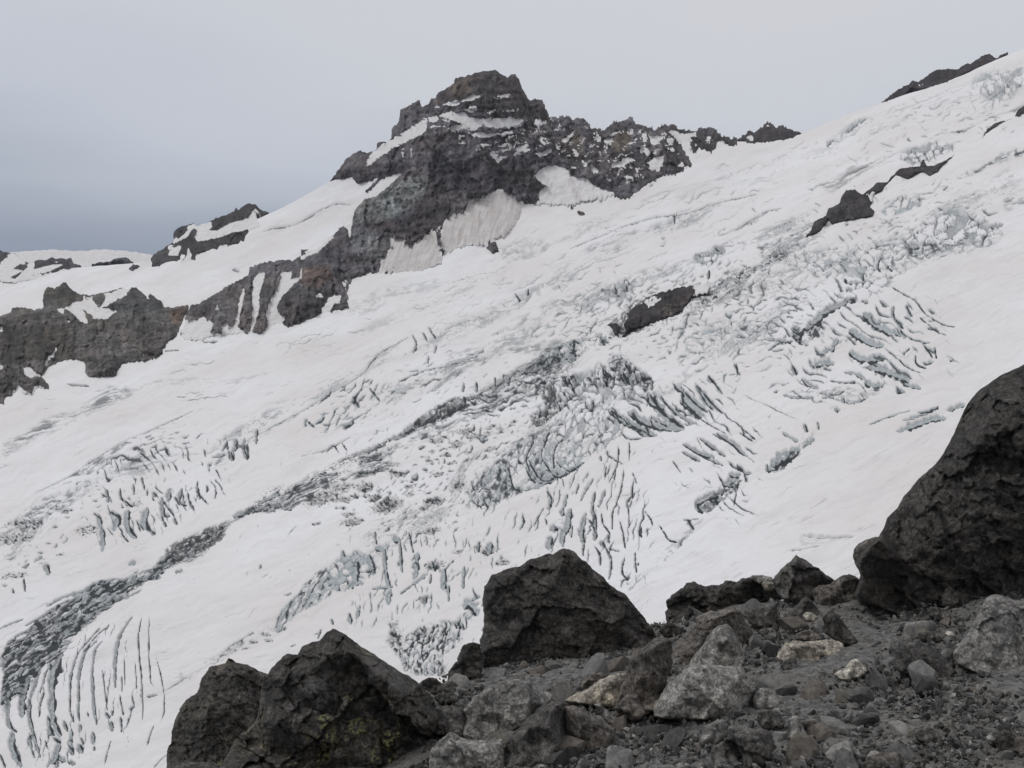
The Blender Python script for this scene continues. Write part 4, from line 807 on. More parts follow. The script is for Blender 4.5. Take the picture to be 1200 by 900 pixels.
def far_rock(name, outline, pitch=1.3, relief=28.0, jag=1.2, thick=120.0, drop=0.5, tints=(), snow=(), dusting=None, base=(0.075, 0.071, 0.076), over=8.0, seed=1,
             rough=1.0, rise=0.0, gully=1.0, snow_edge=1.6, dist=None, soil=()):
    P = np.array(outline, float)
    u = np.arange(P[:, 0].min() - 4, P[:, 0].max() + 4, pitch); v = np.arange(P[:, 1].min() - 4, P[:, 1].max() + 4, pitch)
    U, V = np.meshgrid(u, v)
    w1 = jag * (1.5 * fbm(U / 7, V / 7, seed, 3, 0.75)); w2 = jag * (1.9 * fbm(U / 6, V / 7, seed + 50, 3, 0.75))
    w3 = jag * (1.3 + 1.6 * sstep(600, 650, U) * sstep(950, 900, U)) * (np.abs(perlin(U / 4.2, V / 12, seed + 71)) * 2 - 0.5)
    sd = poly_sd(U + w1, V + w2 - w3, outline)
    U2, V2, used, quads = shell(U, V, sd, P, pitch)
    Dp = depth(U2, V2) if dist is None else np.full(U2.shape, float(dist))
    mpp = Dp / F                                  # metres per pixel at that distance
    s = np.clip(sd, 0, None)
    pr = over + np.minimum(s, 30) / 30 * relief
    # buttresses, gullies and ledges
    sn = np.zeros(U.shape)
    for poly in snow:
        ssd = poly_sd(U + snow_edge * w1, V + snow_edge * w2, poly)
        if any(poly is q for q in soil): ssd = ssd + 7 * fbm((U + 0.35 * V) / 4, V / 22, seed + 35, 3, 0.6)
        ssd = ssd + 3.5 * (1 - sstep(2, 6, sd)) * (V > 195) + snow_edge * np.where(V < 200, 3.0 * fbm(U / 9, (V + 0.1 * U) / 2.8, seed + 31, 3, 0.7), 1.5 * fbm(U / 5, V / 5, seed + 32, 3, 0.7))
        sn = np.maximum(sn, sstep(-1.2, 1.2, ssd))
    flat = 1 - 0.88 * sn
    if dusting is not None: sn = np.maximum(sn, dusting(U, V, w1, w2))
    a1 = U + 4 * perlin(U / 30, V / 30, seed + 21); b1 = V + 4 * perlin(U / 30, V / 30, seed + 22)
    a2 = a1 + 2.5 * fbm(U / 6, V / 6, seed + 24, 2); b2 = b1 + 2.5 * fbm(U / 6, V / 6, seed + 25, 2)
    g1 = ridged(a1 / 46, b1 / 90, seed + 3, 2); g2 = facets(a2 / 17, b2 / 46, seed + 4); g3 = facets((a2 + 0.2 * b2) / 7, b2 / 20, seed + 5); g4 = facets(a2 / 4.5, b2 / 6.5, seed + 15)
    led = (b2 + 0.16 * a2) / 11 + 0.8 * perlin(a1 / 50, b1 / 30, seed + 6)
    led = sstep(0.25, 0.75, led - np.floor(led)) - (led - np.floor(led))
    env = np.clip(s / 8, 0.1, 1) * flat
    nz = rough * env * (20 * gully * g1 + 22 * gully * g2 + 13 * g3 + 7 * g4 + 12 * led)
    round_ = 14 * (1 - np.sqrt(np.clip(1 - (1 - np.clip(s / 5, 0, 1)) ** 2, 0, 1)))
    dd = Dp - pr - nz + round_
    co = (rays(U2, V2) * dd[..., None]).reshape(-1, 3)[used]
    tint = np.zeros(U.shape + (3,)) + np.array(base)
    tn = 1.5 * w1
    for poly, c in tints:
        m = sstep(-3, 3, poly_sd(U + 3 * w1, V + 3 * w2, poly))[..., None]
        tint = tint * (1 - m) + np.array(c) * m
    st = 0.95 + 0.55 * fbm(a1 / 60, (b1 + 0.16 * a1) / 6, seed + 9, 4, 0.7) + 0.75 * fbm(a1 / 26, b1 / 22, seed + 10, 4, 0.6) + 0.35 * fbm(a1 / 4, b1 / 12, seed + 11, 2)
    tint = tint * np.clip(0.9 + 1.3 * (st - 0.95), 0.3, 2.2)[..., None]
    hue = fbm(a1 / 40, b1 / 30, seed + 12, 2)[..., None]
    tint = tint * (1 + hue * np.array([0.12, 0.0, -0.05])) * (1 + 0.9 * (((facets(a2 / 4.5, b2 / 6.5, seed + 15) + facets((a2 + 0.3 * b2) / 10, b2 / 17, seed + 5)) * 0.28)[..., None]))
    so_ = np.zeros(U.shape)
    for poly in soil: so_ = np.maximum(so_, sstep(-3, 4, poly_sd(U + 2 * w1, V + 2 * w2, poly)) * (0.55 + 0.8 * fbm((a1 + 0.35 * b1) / 3.5, b1 / 26, seed + 33, 3, 0.6)))
    # snow fills: it lies thick on the rock
    back = [lambda r: r * (1 + 12.0 / np.linalg.norm(r, axis=1, keepdims=True)) + np.array([0, 0, -3.0]),
            lambda r: r * (1 + 0.5 * thick / np.linalg.norm(r, axis=1, keepdims=True)) + np.array([0, 0, -0.5 * drop * thick]),
            lambda r: r * (1 + thick / np.linalg.norm(r, axis=1, keepdims=True)) + np.array([0, 0, -1.3 * drop * thick])]
    co2, q2, t2, rim, nrg = close_back(co, quads, back)
    tf = tint.reshape(-1, 3)[used]; sf = sn.ravel()[used]
    tf = np.concatenate([tf] + [tf[rim]] * nrg + [tf[:1]]); sf = np.concatenate([sf] + [sf[rim]] * nrg + [sf[:1]])
    of = so_.ravel()[used]; of = np.concatenate([of] + [of[rim]] * nrg + [of[:1]])
    o = mesh_np(name, co2, q2, t2, mats=[M['far']], attrs=dict(snow=sf, soil=of), cols=dict(tint=tf))
    return o

# ---- the peak with its long ridge to the right
peak_outline = fr('A3', [(20, 455), (40, 430), (80, 375), (120, 348), (150, 358), (183, 348), (186, 322), (215, 318), (218, 330), (235, 305), (238, 268), (262, 250), (268, 205), (300, 190), (335, 170),
    (343, 192), (362, 186), (378, 165), (392, 160), (400, 148), (440, 125), (455, 112), (462, 95), (500, 86), (535, 76), (545, 72), (585, 70), (600, 61), (612, 74), (645, 95), (655, 82), (668, 79),
    (685, 98), (700, 138), (722, 176), (738, 170), (765, 172), (785, 215), (796, 236)]) + fr('A4', [
    (90, 100), (112, 92), (150, 87), (168, 98), (190, 104), (210, 97), (232, 112), (255, 130), (262, 143), (290, 145), (318, 147), (332, 132), (352, 114), (385, 116), (402, 106), (415, 92), (428, 97), (440, 128),
    (480, 133), (500, 138), (530, 140), (545, 130), (580, 127), (604, 130), (625, 152), (660, 150), (692, 152), (715, 140), (745, 142), (772, 150), (800, 174), (862, 182), (862, 210), (845, 222), (780, 200), (776, 240), (755, 252), (735, 245), (722, 230), (695, 236), (705, 268), (690, 258), (672, 236),
    (650, 222), (640, 215), (655, 250), (680, 280), (678, 300), (640, 325), (605, 334), (570, 332), (535, 352), (500, 372), (470, 395), (455, 412), (420, 435), (380, 440), (350, 425), (300, 440), (240, 445), (215, 452), (180, 470), (120, 468), (40, 462), (0, 458)]) + fr('A3', [
    (740, 540), (700, 540), (690, 590), (640, 650), (600, 662), (615, 700), (590, 712), (560, 684), (500, 690), (470, 700), (420, 716), (415, 750), (330, 782), (290, 780), (240, 792), (180, 790), (100, 800)]) + fr('A2', [
    (800, 740), (795, 772), (700, 790), (600, 830), (545, 850), (500, 832), (470, 850), (440, 870), (390, 878), (350, 872), (270, 884), (230, 880), (200, 900), (120, 900), (105, 870), (122, 835), (130, 790), (150, 752), (190, 740), (250, 700), (300, 670), (345, 652), (385, 632), (388, 600), (440, 580),
    (500, 572), (560, 568), (600, 556), (598, 530), (660, 528), (700, 482), (730, 470), (762, 435), (800, 418), (822, 360), (860, 320), (905, 308)]) + fr('A3', [(215, 478), (270, 430), (200, 452), (150, 500), (140, 490), (185, 450), (120, 470), (95, 442), (60, 452)])
SNP = [fr('A3', [(140, 408), (165, 360), (215, 320), (262, 298), (330, 250), (362, 238), (357, 282), (310, 312), (240, 340), (205, 368), (165, 395)]),
       fr('A3', [(362, 245), (372, 228), (398, 225), (408, 240), (385, 248)]), fr('A3', [(402, 190), (440, 176), (475, 180), (470, 190), (430, 192)]), fr('A3', [(478, 180), (500, 160), (530, 150), (556, 160), (520, 170)]),
       fr('A3', [(600, 160), (655, 155), (650, 162), (605, 164)]), fr('A3', [(400, 224), (440, 215), (490, 218), (520, 232), (560, 238), (640, 232), (690, 240), (690, 262), (620, 272), (560, 262), (520, 280), (495, 262), (440, 240)]),
       fr('A3', [(425, 270), (465, 258), (498, 262), (500, 274), (450, 282)]), fr('A3', [(515, 288), (540, 286), (610, 292), (660, 276), (668, 290), (600, 300), (540, 302), (525, 305)]),
       fr('A3', [(575, 352), (595, 350), (612, 372), (640, 366), (612, 392)]), fr('A3', [(665, 345), (715, 326), (720, 336), (680, 362)]), fr('A3', [(745, 360), (795, 345), (790, 356), (760, 374)]),
       fr('A3', [(740, 240), (758, 240), (752, 268), (742, 268)]), fr('A3', [(610, 330), (642, 326), (640, 334), (612, 338)]), fr('A3', [(534, 318), (546, 334), (540, 344)]),
       fr('A3', [(492, 205), (545, 206), (520, 214), (495, 214)]), fr('A3', [(470, 292), (495, 298), (490, 308), (476, 304)]),
       # hanging snow triangle and brown tinged avalanche fans
       fr('A4', [(40, 360), (20, 340), (45, 312), (75, 300), (120, 298), (162, 318), (172, 340), (240, 352), (270, 380), (300, 395), (350, 408), (330, 430), (260, 440), (200, 448), (150, 462), (60, 462), (40, 450), (45, 400), (72, 380)]),
       fr('A3', [(510, 522), (560, 508), (585, 500), (618, 486), (660, 500), (700, 540), (690, 590), (640, 648), (600, 662), (560, 680), (510, 676), (465, 690), (430, 706), (412, 690), (402, 640), (408, 610), (440, 590), (470, 570), (495, 562)]),
       fr('A3', [(230, 662), (262, 652), (300, 690), (345, 660), (382, 630), (396, 650), (404, 700), (412, 745), (330, 778), (200, 778), (196, 740), (236, 690)]),
       fr('A2', [(390, 870), (402, 800), (400, 740), (405, 660), (420, 630), (450, 612), (452, 640), (430, 700), (428, 770), (415, 820)]), fr('A2', [(470, 850), (455, 790), (470, 740), (500, 690), (520, 640), (515, 622), (560, 618), (560, 640), (590, 640), (600, 600), (602, 640), (560, 680), (520, 720), (500, 760), (520, 800), (545, 790), (520, 826), (500, 830)]),
       fr('A2', [(230, 882), (280, 870), (275, 830), (300, 820), (300, 850), (330, 830), (340, 780), (350, 720), (368, 676), (372, 700), (355, 770), (345, 830), (355, 870), (330, 884)]), fr('A2', [(125, 880), (130, 830), (200, 800), (245, 830), (225, 870), (240, 900)]),
       fr('A2', [(680, 780), (710, 720), (760, 710), (755, 745), (735, 745), (720, 770)]), fr('A2', [(610, 560), (640, 530), (716, 480), (690, 510), (640, 550)]), fr('A2', [(510, 625), (560, 615), (558, 630), (515, 634)]), fr('A2', [(655, 715), (680, 705), (690, 722), (660, 726)]),
       fr('A2', [(785, 430), (800, 420), (803, 470), (795, 480)]), fr('A2', [(250, 770), (258, 745), (262, 770)]), fr('A3', [(270, 345), (276, 345), (285, 400), (280, 402)]), fr('A3', [(300, 360), (308, 335), (312, 340), (305, 385)]),
       # ridge snow
       fr('A4', [(575, 150), (598, 152), (640, 166), (690, 158), (690, 172), (668, 182), (672, 236), (700, 262), (690, 280), (660, 250), (640, 215), (612, 192)]), fr('A4', [(310, 205), (320, 180), (345, 176), (340, 200), (325, 206)]),
       fr('A4', [(465, 165), (482, 160), (490, 190), (474, 198)]), fr('A4', [(490, 290), (520, 262), (555, 258), (552, 300), (530, 322), (505, 318)]), fr('A4', [(495, 180), (560, 172), (540, 200), (520, 215), (500, 200)]), fr('A4', [(475, 215), (500, 240), (492, 262), (478, 240)]),
       fr('A4', [(142, 190), (165, 170), (190, 150), (186, 165), (160, 200)]), fr('A4', [(180, 225), (200, 240), (205, 262), (190, 255)]), fr('A4', [(248, 290), (270, 300), (288, 325), (270, 332)]), fr('A4', [(340, 290), (420, 262), (435, 275), (400, 300), (350, 306)]),
       fr('A4', [(40, 258), (90, 228), (92, 240), (50, 262)]), fr('A4', [(25, 120), (50, 102), (46, 122), (30, 140)]), fr('A4', [(395, 345), (425, 335), (428, 350), (402, 356)]), fr('A4', [(620, 300), (628, 282), (650, 300)]), fr('A4', [(730, 200), (735, 180), (752, 172), (745, 200)]),
       fr('A4', [(172, 300), (195, 298), (195, 310), (176, 312)]), fr('A4', [(778, 198), (800, 196), (845, 222), (790, 236), (776, 236)])]
def dust(U, V, w1, w2):
    a, b = U * 0.80 - V * 0.60, U * 0.60 + V * 0.80      # streaks falling to the left
    n = fbm((a + 3 * w1) / 13, (b + 3 * w2) / 5, 411, 4, 0.6)
    m = sstep(0, 14, poly_sd(U, V, [(640, 130), (800, 150), (810, 195), (730, 228), (650, 190), (600, 190), (560, 170), (620, 130)]))
    n2 = fbm((U + V * 0.1 + 3 * w1) / 22, (V + 0.1 * U + 2 * w2) / 6, 412, 4, 0.6)
    m2 = sstep(0, 10, poly_sd(U, V, [(490, 110), (600, 105), (640, 140), (660, 190), (560, 190), (520, 165), (490, 150)]))
    return np.maximum(m * sstep(0.16, 0.30, n), m2 * sstep(0.22, 0.34, n2))
GREY = (0.125, 0.13, 0.128)
pk = far_rock('mountain_peak', peak_outline, 1.12, 34, 1.1, 260, 0.9, seed=3, snow=SNP, soil=[SNP[17], SNP[18], fr('A4', [(165, 320), (185, 345), (215, 445), (190, 445), (170, 380)])], dusting=dust, base=(0.094, 0.088, 0.095), snow_edge=1.2, tints=[
    (fr('A3', [(105, 600), (112, 540), (180, 498), (240, 465), (330, 435), (370, 450), (350, 500), (300, 550), (250, 580), (200, 590)]), (0.20, 0.205, 0.20)),
    (fr('A3', [(80, 640), (180, 640), (240, 680), (220, 740), (110, 720)]), (0.155, 0.155, 0.16)),
    (fr('A3', [(400, 640), (300, 660), (250, 640), (120, 610), (300, 590), (380, 480), (440, 500), (440, 580)]), (0.062, 0.054, 0.058)),
    (fr('A3', [(380, 410), (560, 370), (700, 380), (740, 440), (640, 480), (520, 500), (400, 480)]), (0.05, 0.045, 0.05)),
    (fr('A3', [(380, 130), (460, 80), (600, 60), (700, 100), (760, 180), (790, 240), (600, 220), (400, 190)]), (0.055, 0.048, 0.048)),
    (fr('A3', [(440, 120), (500, 100), (520, 150), (460, 170)]), (0.085, 0.07, 0.058)),
    (fr('A4', [(340, 180), (400, 150), (430, 190), (400, 240), (350, 240)]), (0.10, 0.082, 0.066)),
    (fr('A4', [(120, 180), (200, 150), (230, 220), (200, 290), (140, 240)]), (0.085, 0.075, 0.065)),
    (fr('A4', [(560, 150), (690, 150), (780, 160), (860, 190), (690, 300), (600, 330), (560, 240)]), (0.05, 0.046, 0.048)),
    (fr('A2', [(590, 600), (700, 590), (740, 640), (640, 690), (590, 660)]), (0.10, 0.075, 0.068)),
    (fr('A2', [(100, 900), (130, 780), (250, 700), (390, 640), (520, 640), (460, 860), (300, 890)]), (0.115, 0.105, 0.105)),
    (fr('A2', [(480, 860), (530, 700), (700, 700), (800, 760), (700, 800)]), (0.065, 0.06, 0.062))])
tag(pk, 'tall dark rock peak with snow ledges above the glacier', kind='structure')

# ---- cliffs at the left
cl = far_rock('cliff', fr('A1', [(-120, 520), (-60, 500), (0, 522), (40, 505), (52, 485), (90, 487), (100, 484), (142, 494), (176, 486), (170, 440), (180, 398), (208, 378), (240, 380), (268, 376), (278, 400), (295, 418), (330, 430), (366, 436), (420, 425), (470, 412), (520, 405), (545, 398),
    (560, 396), (563, 380), (575, 378), (588, 380), (592, 392), (612, 416), (636, 446), (655, 460), (668, 486), (700, 485), (765, 474), (765, 495), (748, 525), (735, 570), (725, 600), (700, 640), (660, 680), (600, 702), (540, 708), (500, 716), (475, 745), (470, 762), (420, 766), (360, 775), (345, 740), (345, 712), (322, 700),
    (285, 702), (240, 708), (200, 732), (168, 762), (195, 790), (205, 820), (170, 818), (150, 812), (130, 845), (90, 835), (80, 812), (40, 850), (20, 850), (22, 880), (-20, 886), (-120, 890)]), 1.2, 22, 1.0, 110, 0.7, seed=23, base=(0.10, 0.093, 0.088), snow_edge=1.3,
    snow=[fr('A1', [(262, 485), (300, 465), (340, 452), (375, 455), (400, 487), (480, 500), (430, 530), (385, 530), (350, 500), (335, 495), (358, 550), (325, 545), (300, 510)]), fr('A1', [(405, 488), (430, 440), (470, 430), (520, 414), (515, 432), (460, 462), (430, 482)]),
          fr('A1', [(90, 732), (128, 728), (152, 760), (122, 772), (100, 755)]), fr('A1', [(0, 715), (15, 722), (0, 745)]), fr('A1', [(232, 490), (258, 490), (258, 515), (245, 510)]), fr('A1', [(262, 536), (285, 540), (280, 550)]), fr('A1', [(60, 842), (80, 815), (100, 840), (135, 850), (150, 812), (170, 820), (140, 850), (60, 870)])],
    tints=[(fr('A1', [(160, 480), (170, 380), (280, 370), (350, 430), (260, 480)]), (0.055, 0.052, 0.045)), (fr('A1', [(400, 490), (550, 380), (660, 460), (660, 500), (500, 500)]), (0.06, 0.062, 0.062)),
           (fr('A1', [(680, 500), (760, 480), (730, 560), (690, 540)]), (0.12, 0.085, 0.065)), (fr('A1', [(340, 700), (500, 640), (700, 580), (700, 640), (600, 700), (360, 780)]), (0.10, 0.095, 0.09)),
           (fr('A1', [(0, 560), (280, 560), (290, 690), (0, 720)]), (0.06, 0.055, 0.048)), (fr('A1', [(290, 640), (300, 560), (310, 560), (306, 700), (292, 700)]), (0.02, 0.02, 0.02))])
tag(cl, 'brown layered cliff band above the left edge of the glacier', kind='structure')

# ---- dark snowy ridge left of the peak, far ridge and far snowfield
rd = far_rock('ridge', fr('A2', [(-10, 600), (-10, 560), (20, 535), (68, 505), (82, 490), (80, 462), (98, 440), (130, 432), (160, 418), (176, 432), (215, 418), (250, 400), (290, 390), (325, 372), (335, 356), (340, 366), (366, 350), (385, 341), (415, 346), (432, 365), (468, 378), (440, 390), (410, 374),
    (420, 400), (440, 432), (420, 446), (400, 452), (385, 480), (430, 462), (435, 470), (380, 490), (340, 512), (300, 522), (250, 538), (205, 552), (160, 580), (120, 592), (60, 580), (20, 600)]), 1.2, 16, 0.8, 90, 0.7, seed=43, base=(0.04, 0.037, 0.040), rough=0.7, over=4, snow_edge=0.8,
    snow=[fr('A2', [(165, 480), (185, 440), (215, 425), (240, 430), (225, 448), (260, 450), (300, 424), (380, 400), (412, 372), (425, 400), (440, 430), (400, 444), (320, 458), (270, 478), (180, 496)]), fr('A2', [(58, 552), (70, 522), (115, 510), (100, 552)]), fr('A2', [(90, 495), (150, 440), (165, 434), (140, 472), (110, 492)]),
          fr('A2', [(100, 592), (130, 560), (140, 522), (156, 550), (130, 592)]), fr('A2', [(270, 512), (290, 508), (292, 520), (275, 522)]), fr('A2', [(395, 465), (412, 452), (405, 475)]), fr('A2', [(170, 545), (190, 548), (180, 560)])])
tag(rd, 'dark jagged ridge with snow bands left of the peak', kind='structure')
r2 = far_rock('ridge', fr('A1', [(-160, 250), (-60, 240), (0, 254), (30, 262), (45, 270), (62, 264), (76, 280), (100, 300), (130, 306), (155, 292), (185, 296), (208, 282), (230, 290), (250, 286), (272, 288), (286, 282), (294, 296), (303, 308), (328, 318), (300, 332), (350, 352), (310, 350), (250, 348), (180, 368), (90, 380), (50, 388), (0, 380), (-160, 400)]),
    1.2, 12, 0.7, 120, 0.6, seed=53, base=(0.045, 0.045, 0.052), rough=0.6, over=4, snow_edge=0.8,
    snow=[fr('A1', [(-160, 300), (0, 310), (20, 285), (60, 280), (90, 305), (50, 330), (100, 335), (40, 362), (60, 372), (0, 372), (-160, 380)]), fr('A1', [(95, 335), (130, 310), (140, 330), (210, 312), (260, 310), (200, 340), (110, 362), (170, 345), (160, 366), (60, 376)]), fr('A1', [(180, 356), (205, 342), (210, 362), (260, 330), (290, 335), (350, 350), (350, 358), (200, 372)])])
tag(r2, 'low dark ridge with snow at the far left', kind='structure')
r3 = far_rock('ridge', fr('A1', [(368, 310), (395, 304), (452, 296), (462, 288), (510, 282), (530, 292), (546, 308), (576, 317), (560, 328), (532, 338), (515, 330), (535, 312), (500, 294), (450, 300), (450, 340), (438, 338), (446, 325), (440, 302), (395, 314)]), 1.0, 8, 0.5, 80, 0.6, seed=63, base=(0.05, 0.052, 0.06), rough=0.5, over=4)
tag(r3, 'small dark rock crest breaking the distant snow', kind='structure')
fs = far_rock('far_snowfield', [(-260, 345), (-260, 306), (-100, 300), (0, 297), (35, 294), (60, 292.5), (95, 294), (120, 292), (150, 294), (175, 298), (200, 302), (230, 308), (300, 330), (300, 345)], 2.0, 400, 0.5, 900, 0.3, seed=73, base=(0.6, 0.6, 0.62), rough=3.0, gully=0.5, dist=6500,
    snow=[[(-300, 400), (-300, 200), (320, 200), (320, 400)]])
tag(fs, 'pale distant snowfield under the cloud bank', kind='structure')

# ---- rock standing out of the upper glacier
def outcrop(name, label, pts, **kw):
    o = far_rock(name, pts, **kw)
    return tag(o, label, 'rock outcrop')
outcrop('rock_outcrop', 'dark rocky knob on the skyline where the ridge meets the glacier', fr('A4', [(862, 190), (880, 172), (898, 168), (905, 152), (925, 158), (948, 148), (968, 130), (982, 116), (998, 118), (1010, 130), (1030, 134), (1050, 130), (1070, 142), (1095, 152), (1126, 160), (1110, 176), (1080, 190), (1040, 196), (985, 205), (950, 208), (920, 215), (890, 200)]),
        pitch=1.0, relief=14, jag=0.8, thick=60, drop=0.5, seed=83, base=(0.045, 0.038, 0.042), rough=0.7, over=5, snow=[fr('A4', [(900, 180), (915, 170), (940, 188), (925, 195)]), fr('A4', [(985, 130), (992, 125), (998, 140)])])
outcrop('rock_outcrop', 'long black rock rib along the skyline at the upper right', fr('A5', [(468, 260), (500, 235), (530, 210), (560, 190), (590, 178), (612, 160), (632, 166), (650, 155), (680, 132), (710, 114), (740, 110), (800, 113), (820, 98), (842, 86), (850, 92), (880, 72), (912, 52), (932, 45), (952, 60), (962, 66), (990, 48), (1012, 41), (1012, 50), (965, 74), (900, 100), (830, 132), (760, 168), (700, 188), (640, 195), (600, 190), (575, 222), (530, 240), (490, 258)]),
        pitch=1.0, relief=10, jag=0.7, thick=50, drop=0.6, seed=93, base=(0.036, 0.031, 0.035), rough=0.6, over=4, snow=[fr('A5', [(640, 178), (655, 176), (650, 186)])])
outcrop('rock_outcrop', 'jagged dark rock spine running down the upper right glacier', fr('A5', [(150, 825), (180, 790), (195, 755), (245, 730), (255, 700), (300, 680), (310, 650), (330, 622), (365, 618), (385, 635), (400, 640), (440, 610), (460, 590), (500, 588), (520, 565), (540, 545), (560, 530), (640, 520), (655, 488), (670, 520), (700, 520), (750, 495), (780, 475), (815, 452), (770, 488), (740, 515), (720, 545), (680, 565), (655, 545), (620, 560),
        (590, 575), (560, 570), (540, 560), (500, 600), (480, 625), (445, 640), (440, 670), (430, 690), (450, 710), (440, 735), (400, 738), (370, 745), (340, 750), (300, 760), (270, 770), (255, 745), (230, 790), (190, 812)]),
        pitch=0.9, relief=16, jag=0.45, thick=34, drop=0.2, seed=103, base=(0.045, 0.041, 0.042), rough=0.6, over=12, snow=[fr('A5', [(425, 650), (440, 640), (436, 655)])])
outcrop('rock_outcrop', 'thin dark rock sliver beneath the brown ice band at right', fr('A5', [(908, 392), (925, 360), (955, 340), (1000, 325), (1040, 318), (1000, 335), (965, 360), (935, 382), (915, 395)]), pitch=0.8, relief=5, jag=0.5, thick=20, drop=0.2, seed=113, base=(0.05, 0.045, 0.045), rough=0.4, over=9)
outcrop('rock_outcrop', 'black rock at the right edge below the upper icefall', fr('A5', [(1040, 312), (1052, 285), (1085, 262), (1140, 240), (1140, 275), (1085, 295), (1060, 308)]), pitch=0.8, relief=5, jag=0.5, thick=20, drop=0.2, seed=123, base=(0.045, 0.042, 0.045), rough=0.4, over=9)
outcrop('rock_outcrop', 'black rock island in the middle of the glacier with pale snow streak', fr('A7', [(632, 240), (648, 232), (670, 238), (682, 252), (672, 275), (682, 288), (700, 262), (690, 240), (710, 215), (700, 205), (730, 180), (760, 160), (775, 145), (830, 125), (900, 108), (940, 105), (985, 95), (1000, 110), (985, 130), (950, 140), (930, 150), (900, 190), (860, 215), (820, 228), (770, 245), (720, 262), (690, 285), (660, 278), (650, 255)]),
        pitch=0.9, relief=14, jag=0.5, thick=34, drop=0.2, seed=133, base=(0.035, 0.032, 0.034), rough=0.6, over=11, snow=[fr('A7', [(774, 165), (800, 152), (825, 148), (800, 172), (780, 182)]), fr('A7', [(950, 100), (1000, 95), (1000, 130), (950, 140), (945, 118)])],
        tints=[(fr('A7', [(800, 200), (860, 150), (940, 120), (920, 160), (860, 210)]), (0.07, 0.06, 0.058))])
outcrop('boulder', 'lone brown boulder on the snow beneath the hanging snow triangle', fr('A4', [(188, 485), (205, 478), (225, 480), (240, 500), (236, 510), (215, 512), (200, 500)]), pitch=0.7, relief=5, jag=0.4, thick=14, drop=0.1, seed=143, base=(0.07, 0.06, 0.05), rough=0.3, over=3)

# ------------------------------------------------------------------ foreground: the crest of scree the photographer stands on
GP = [(200, 900, 3.3), (400, 930, 3.1), (520, 900, 3.1), (700, 900, 2.85), (850, 900, 2.6), (1200, 900, 2.35), (520, 810, 4.6), (650, 775, 5.6), (765, 742, 6.5), (900, 715, 6.1),
      (1010, 703, 5.6), (1200, 690, 5.0), (850, 820, 3.7), (1100, 800, 3.4), (1350, 900, 2.3), (1350, 700, 4.6), (600, 1100, 1.5), (1100, 1100, 1.4), (200, 1100, 1.7)]
_gp = np.array([(rays(a, b) * d) for a, b, d in GP])
gtps = TPS(_gp[:, :2], _gp[:, 2], lam=0.02, scale=1.0)
RIM = [(-1.5, 1.2), (-0.46, 1.8), (-0.40, 2.4), (-0.34, 3.2), (-0.10, 4.6), (-0.03, 5.7), (0.165, 6.7), (0.30, 6.5), (0.41, 6.1), (0.60, 5.6), (0.8, 5.4), (1.4, 5.2)]
_r = np.array(RIM)
def ground_z(x, y):
    x = np.asarray(x, float); y = np.asarray(y, float)
    yc = np.maximum(y, 0.3)
    rim = np.interp(x / yc, _r[:, 0], _r[:, 1])
    over = np.maximum(0, y - rim)
    yy = np.minimum(y, rim)
    z = gtps(x * yy / yc, yy)
    return z - over * 1.5 - 0.6 * np.minimum(over, 0.5)
def ground_hit(u, v):
    d = rays(u, v); t = 1.0
    prev = t
    while t < 12:
        p = d * t
        if p[2] < ground_z(p[0], p[1]): break
        prev = t; t += 0.05
    lo, hi = prev, t
    for _ in range(20):
        m = (lo + hi) / 2; p = d * m
        if p[2] < ground_z(p[0], p[1]): hi = m
        else: lo = m
    return hi
def scree_mat():
    m, nt, b = new_mat('scree')
    co = N(nt, 'ShaderNodeTexCoord').outputs['Object']
    n1 = tex(nt, 1.6, 5, 0.55, co); n2 = tex(nt, 22, 6, 0.7, co)
    vo = tex(nt, 60, vec=co, kind='ShaderNodeTexVoronoi')
    c = mixc(nt, ramp2(nt, n2.outputs['Fac'], 0.3, 0.7), (0.055, 0.054, 0.053), (0.16, 0.157, 0.152))
    c = mixc(nt, mth(nt, 'MULTIPLY', ramp2(nt, n1.outputs['Fac'], 0.52, 0.7), 0.6), c, (0.13, 0.12, 0.105))
    cell = N(nt, 'ShaderNodeSeparateColor'); nt.links.new(vo.outputs['Color'], cell.inputs[0])
    c = mixc(nt, 1.0, c, mixc(nt, cell.outputs[0], (0.5, 0.5, 0.5), (1.5, 1.5, 1.48)), 'MULTIPLY')
    nt.links.new(c, b.inputs['Base Color']); b.inputs['Roughness'].default_value = 0.95
    b.inputs['Specular IOR Level'].default_value = 0.2
    bp = N(nt, 'ShaderNodeBump'); bp.inputs['Strength'].default_value = 0.8; bp.inputs['Distance'].default_value = 0.012
    h = mth(nt, 'ADD', n2.outputs['Fac'], mth(nt, 'MULTIPLY', vo.outputs['Distance'], -0.8))
    nt.links.new(h, bp.inputs['Height']); nt.links.new(bp.outputs[0], b.inputs['Normal'])
    return m
def pebble_mat():
    m, nt, b = new_mat('loose_stones')
    co = N(nt, 'ShaderNodeTexCoord').outputs['Object']
    t = attr(nt, 'tint').outputs['Color']; geo_ = N(nt, 'ShaderNodeNewGeometry').outputs['Position']; n = tex(nt, 45, 7, 0.75, geo_)
    c = mixc(nt, 1.0, t, mixc(nt, ramp2(nt, n.outputs['Fac'], 0.3, 0.7), (0.6, 0.6, 0.6), (1.4, 1.4, 1.38)), 'MULTIPLY')
    nt.links.new(c, b.inputs['Base Color']); b.inputs['Roughness'].default_value = 0.92; b.inputs['Specular IOR Level'].default_value = 0.25
    bp = N(nt, 'ShaderNodeBump'); bp.inputs['Strength'].default_value = 0.5; bp.inputs['Distance'].default_value = 0.006
    nt.links.new(n.outputs['Fac'], bp.inputs['Height']); nt.links.new(bp.outputs[0], b.inputs['Normal'])
    return m
M['scree'] = scree_mat(); M['pebble'] = pebble_mat()
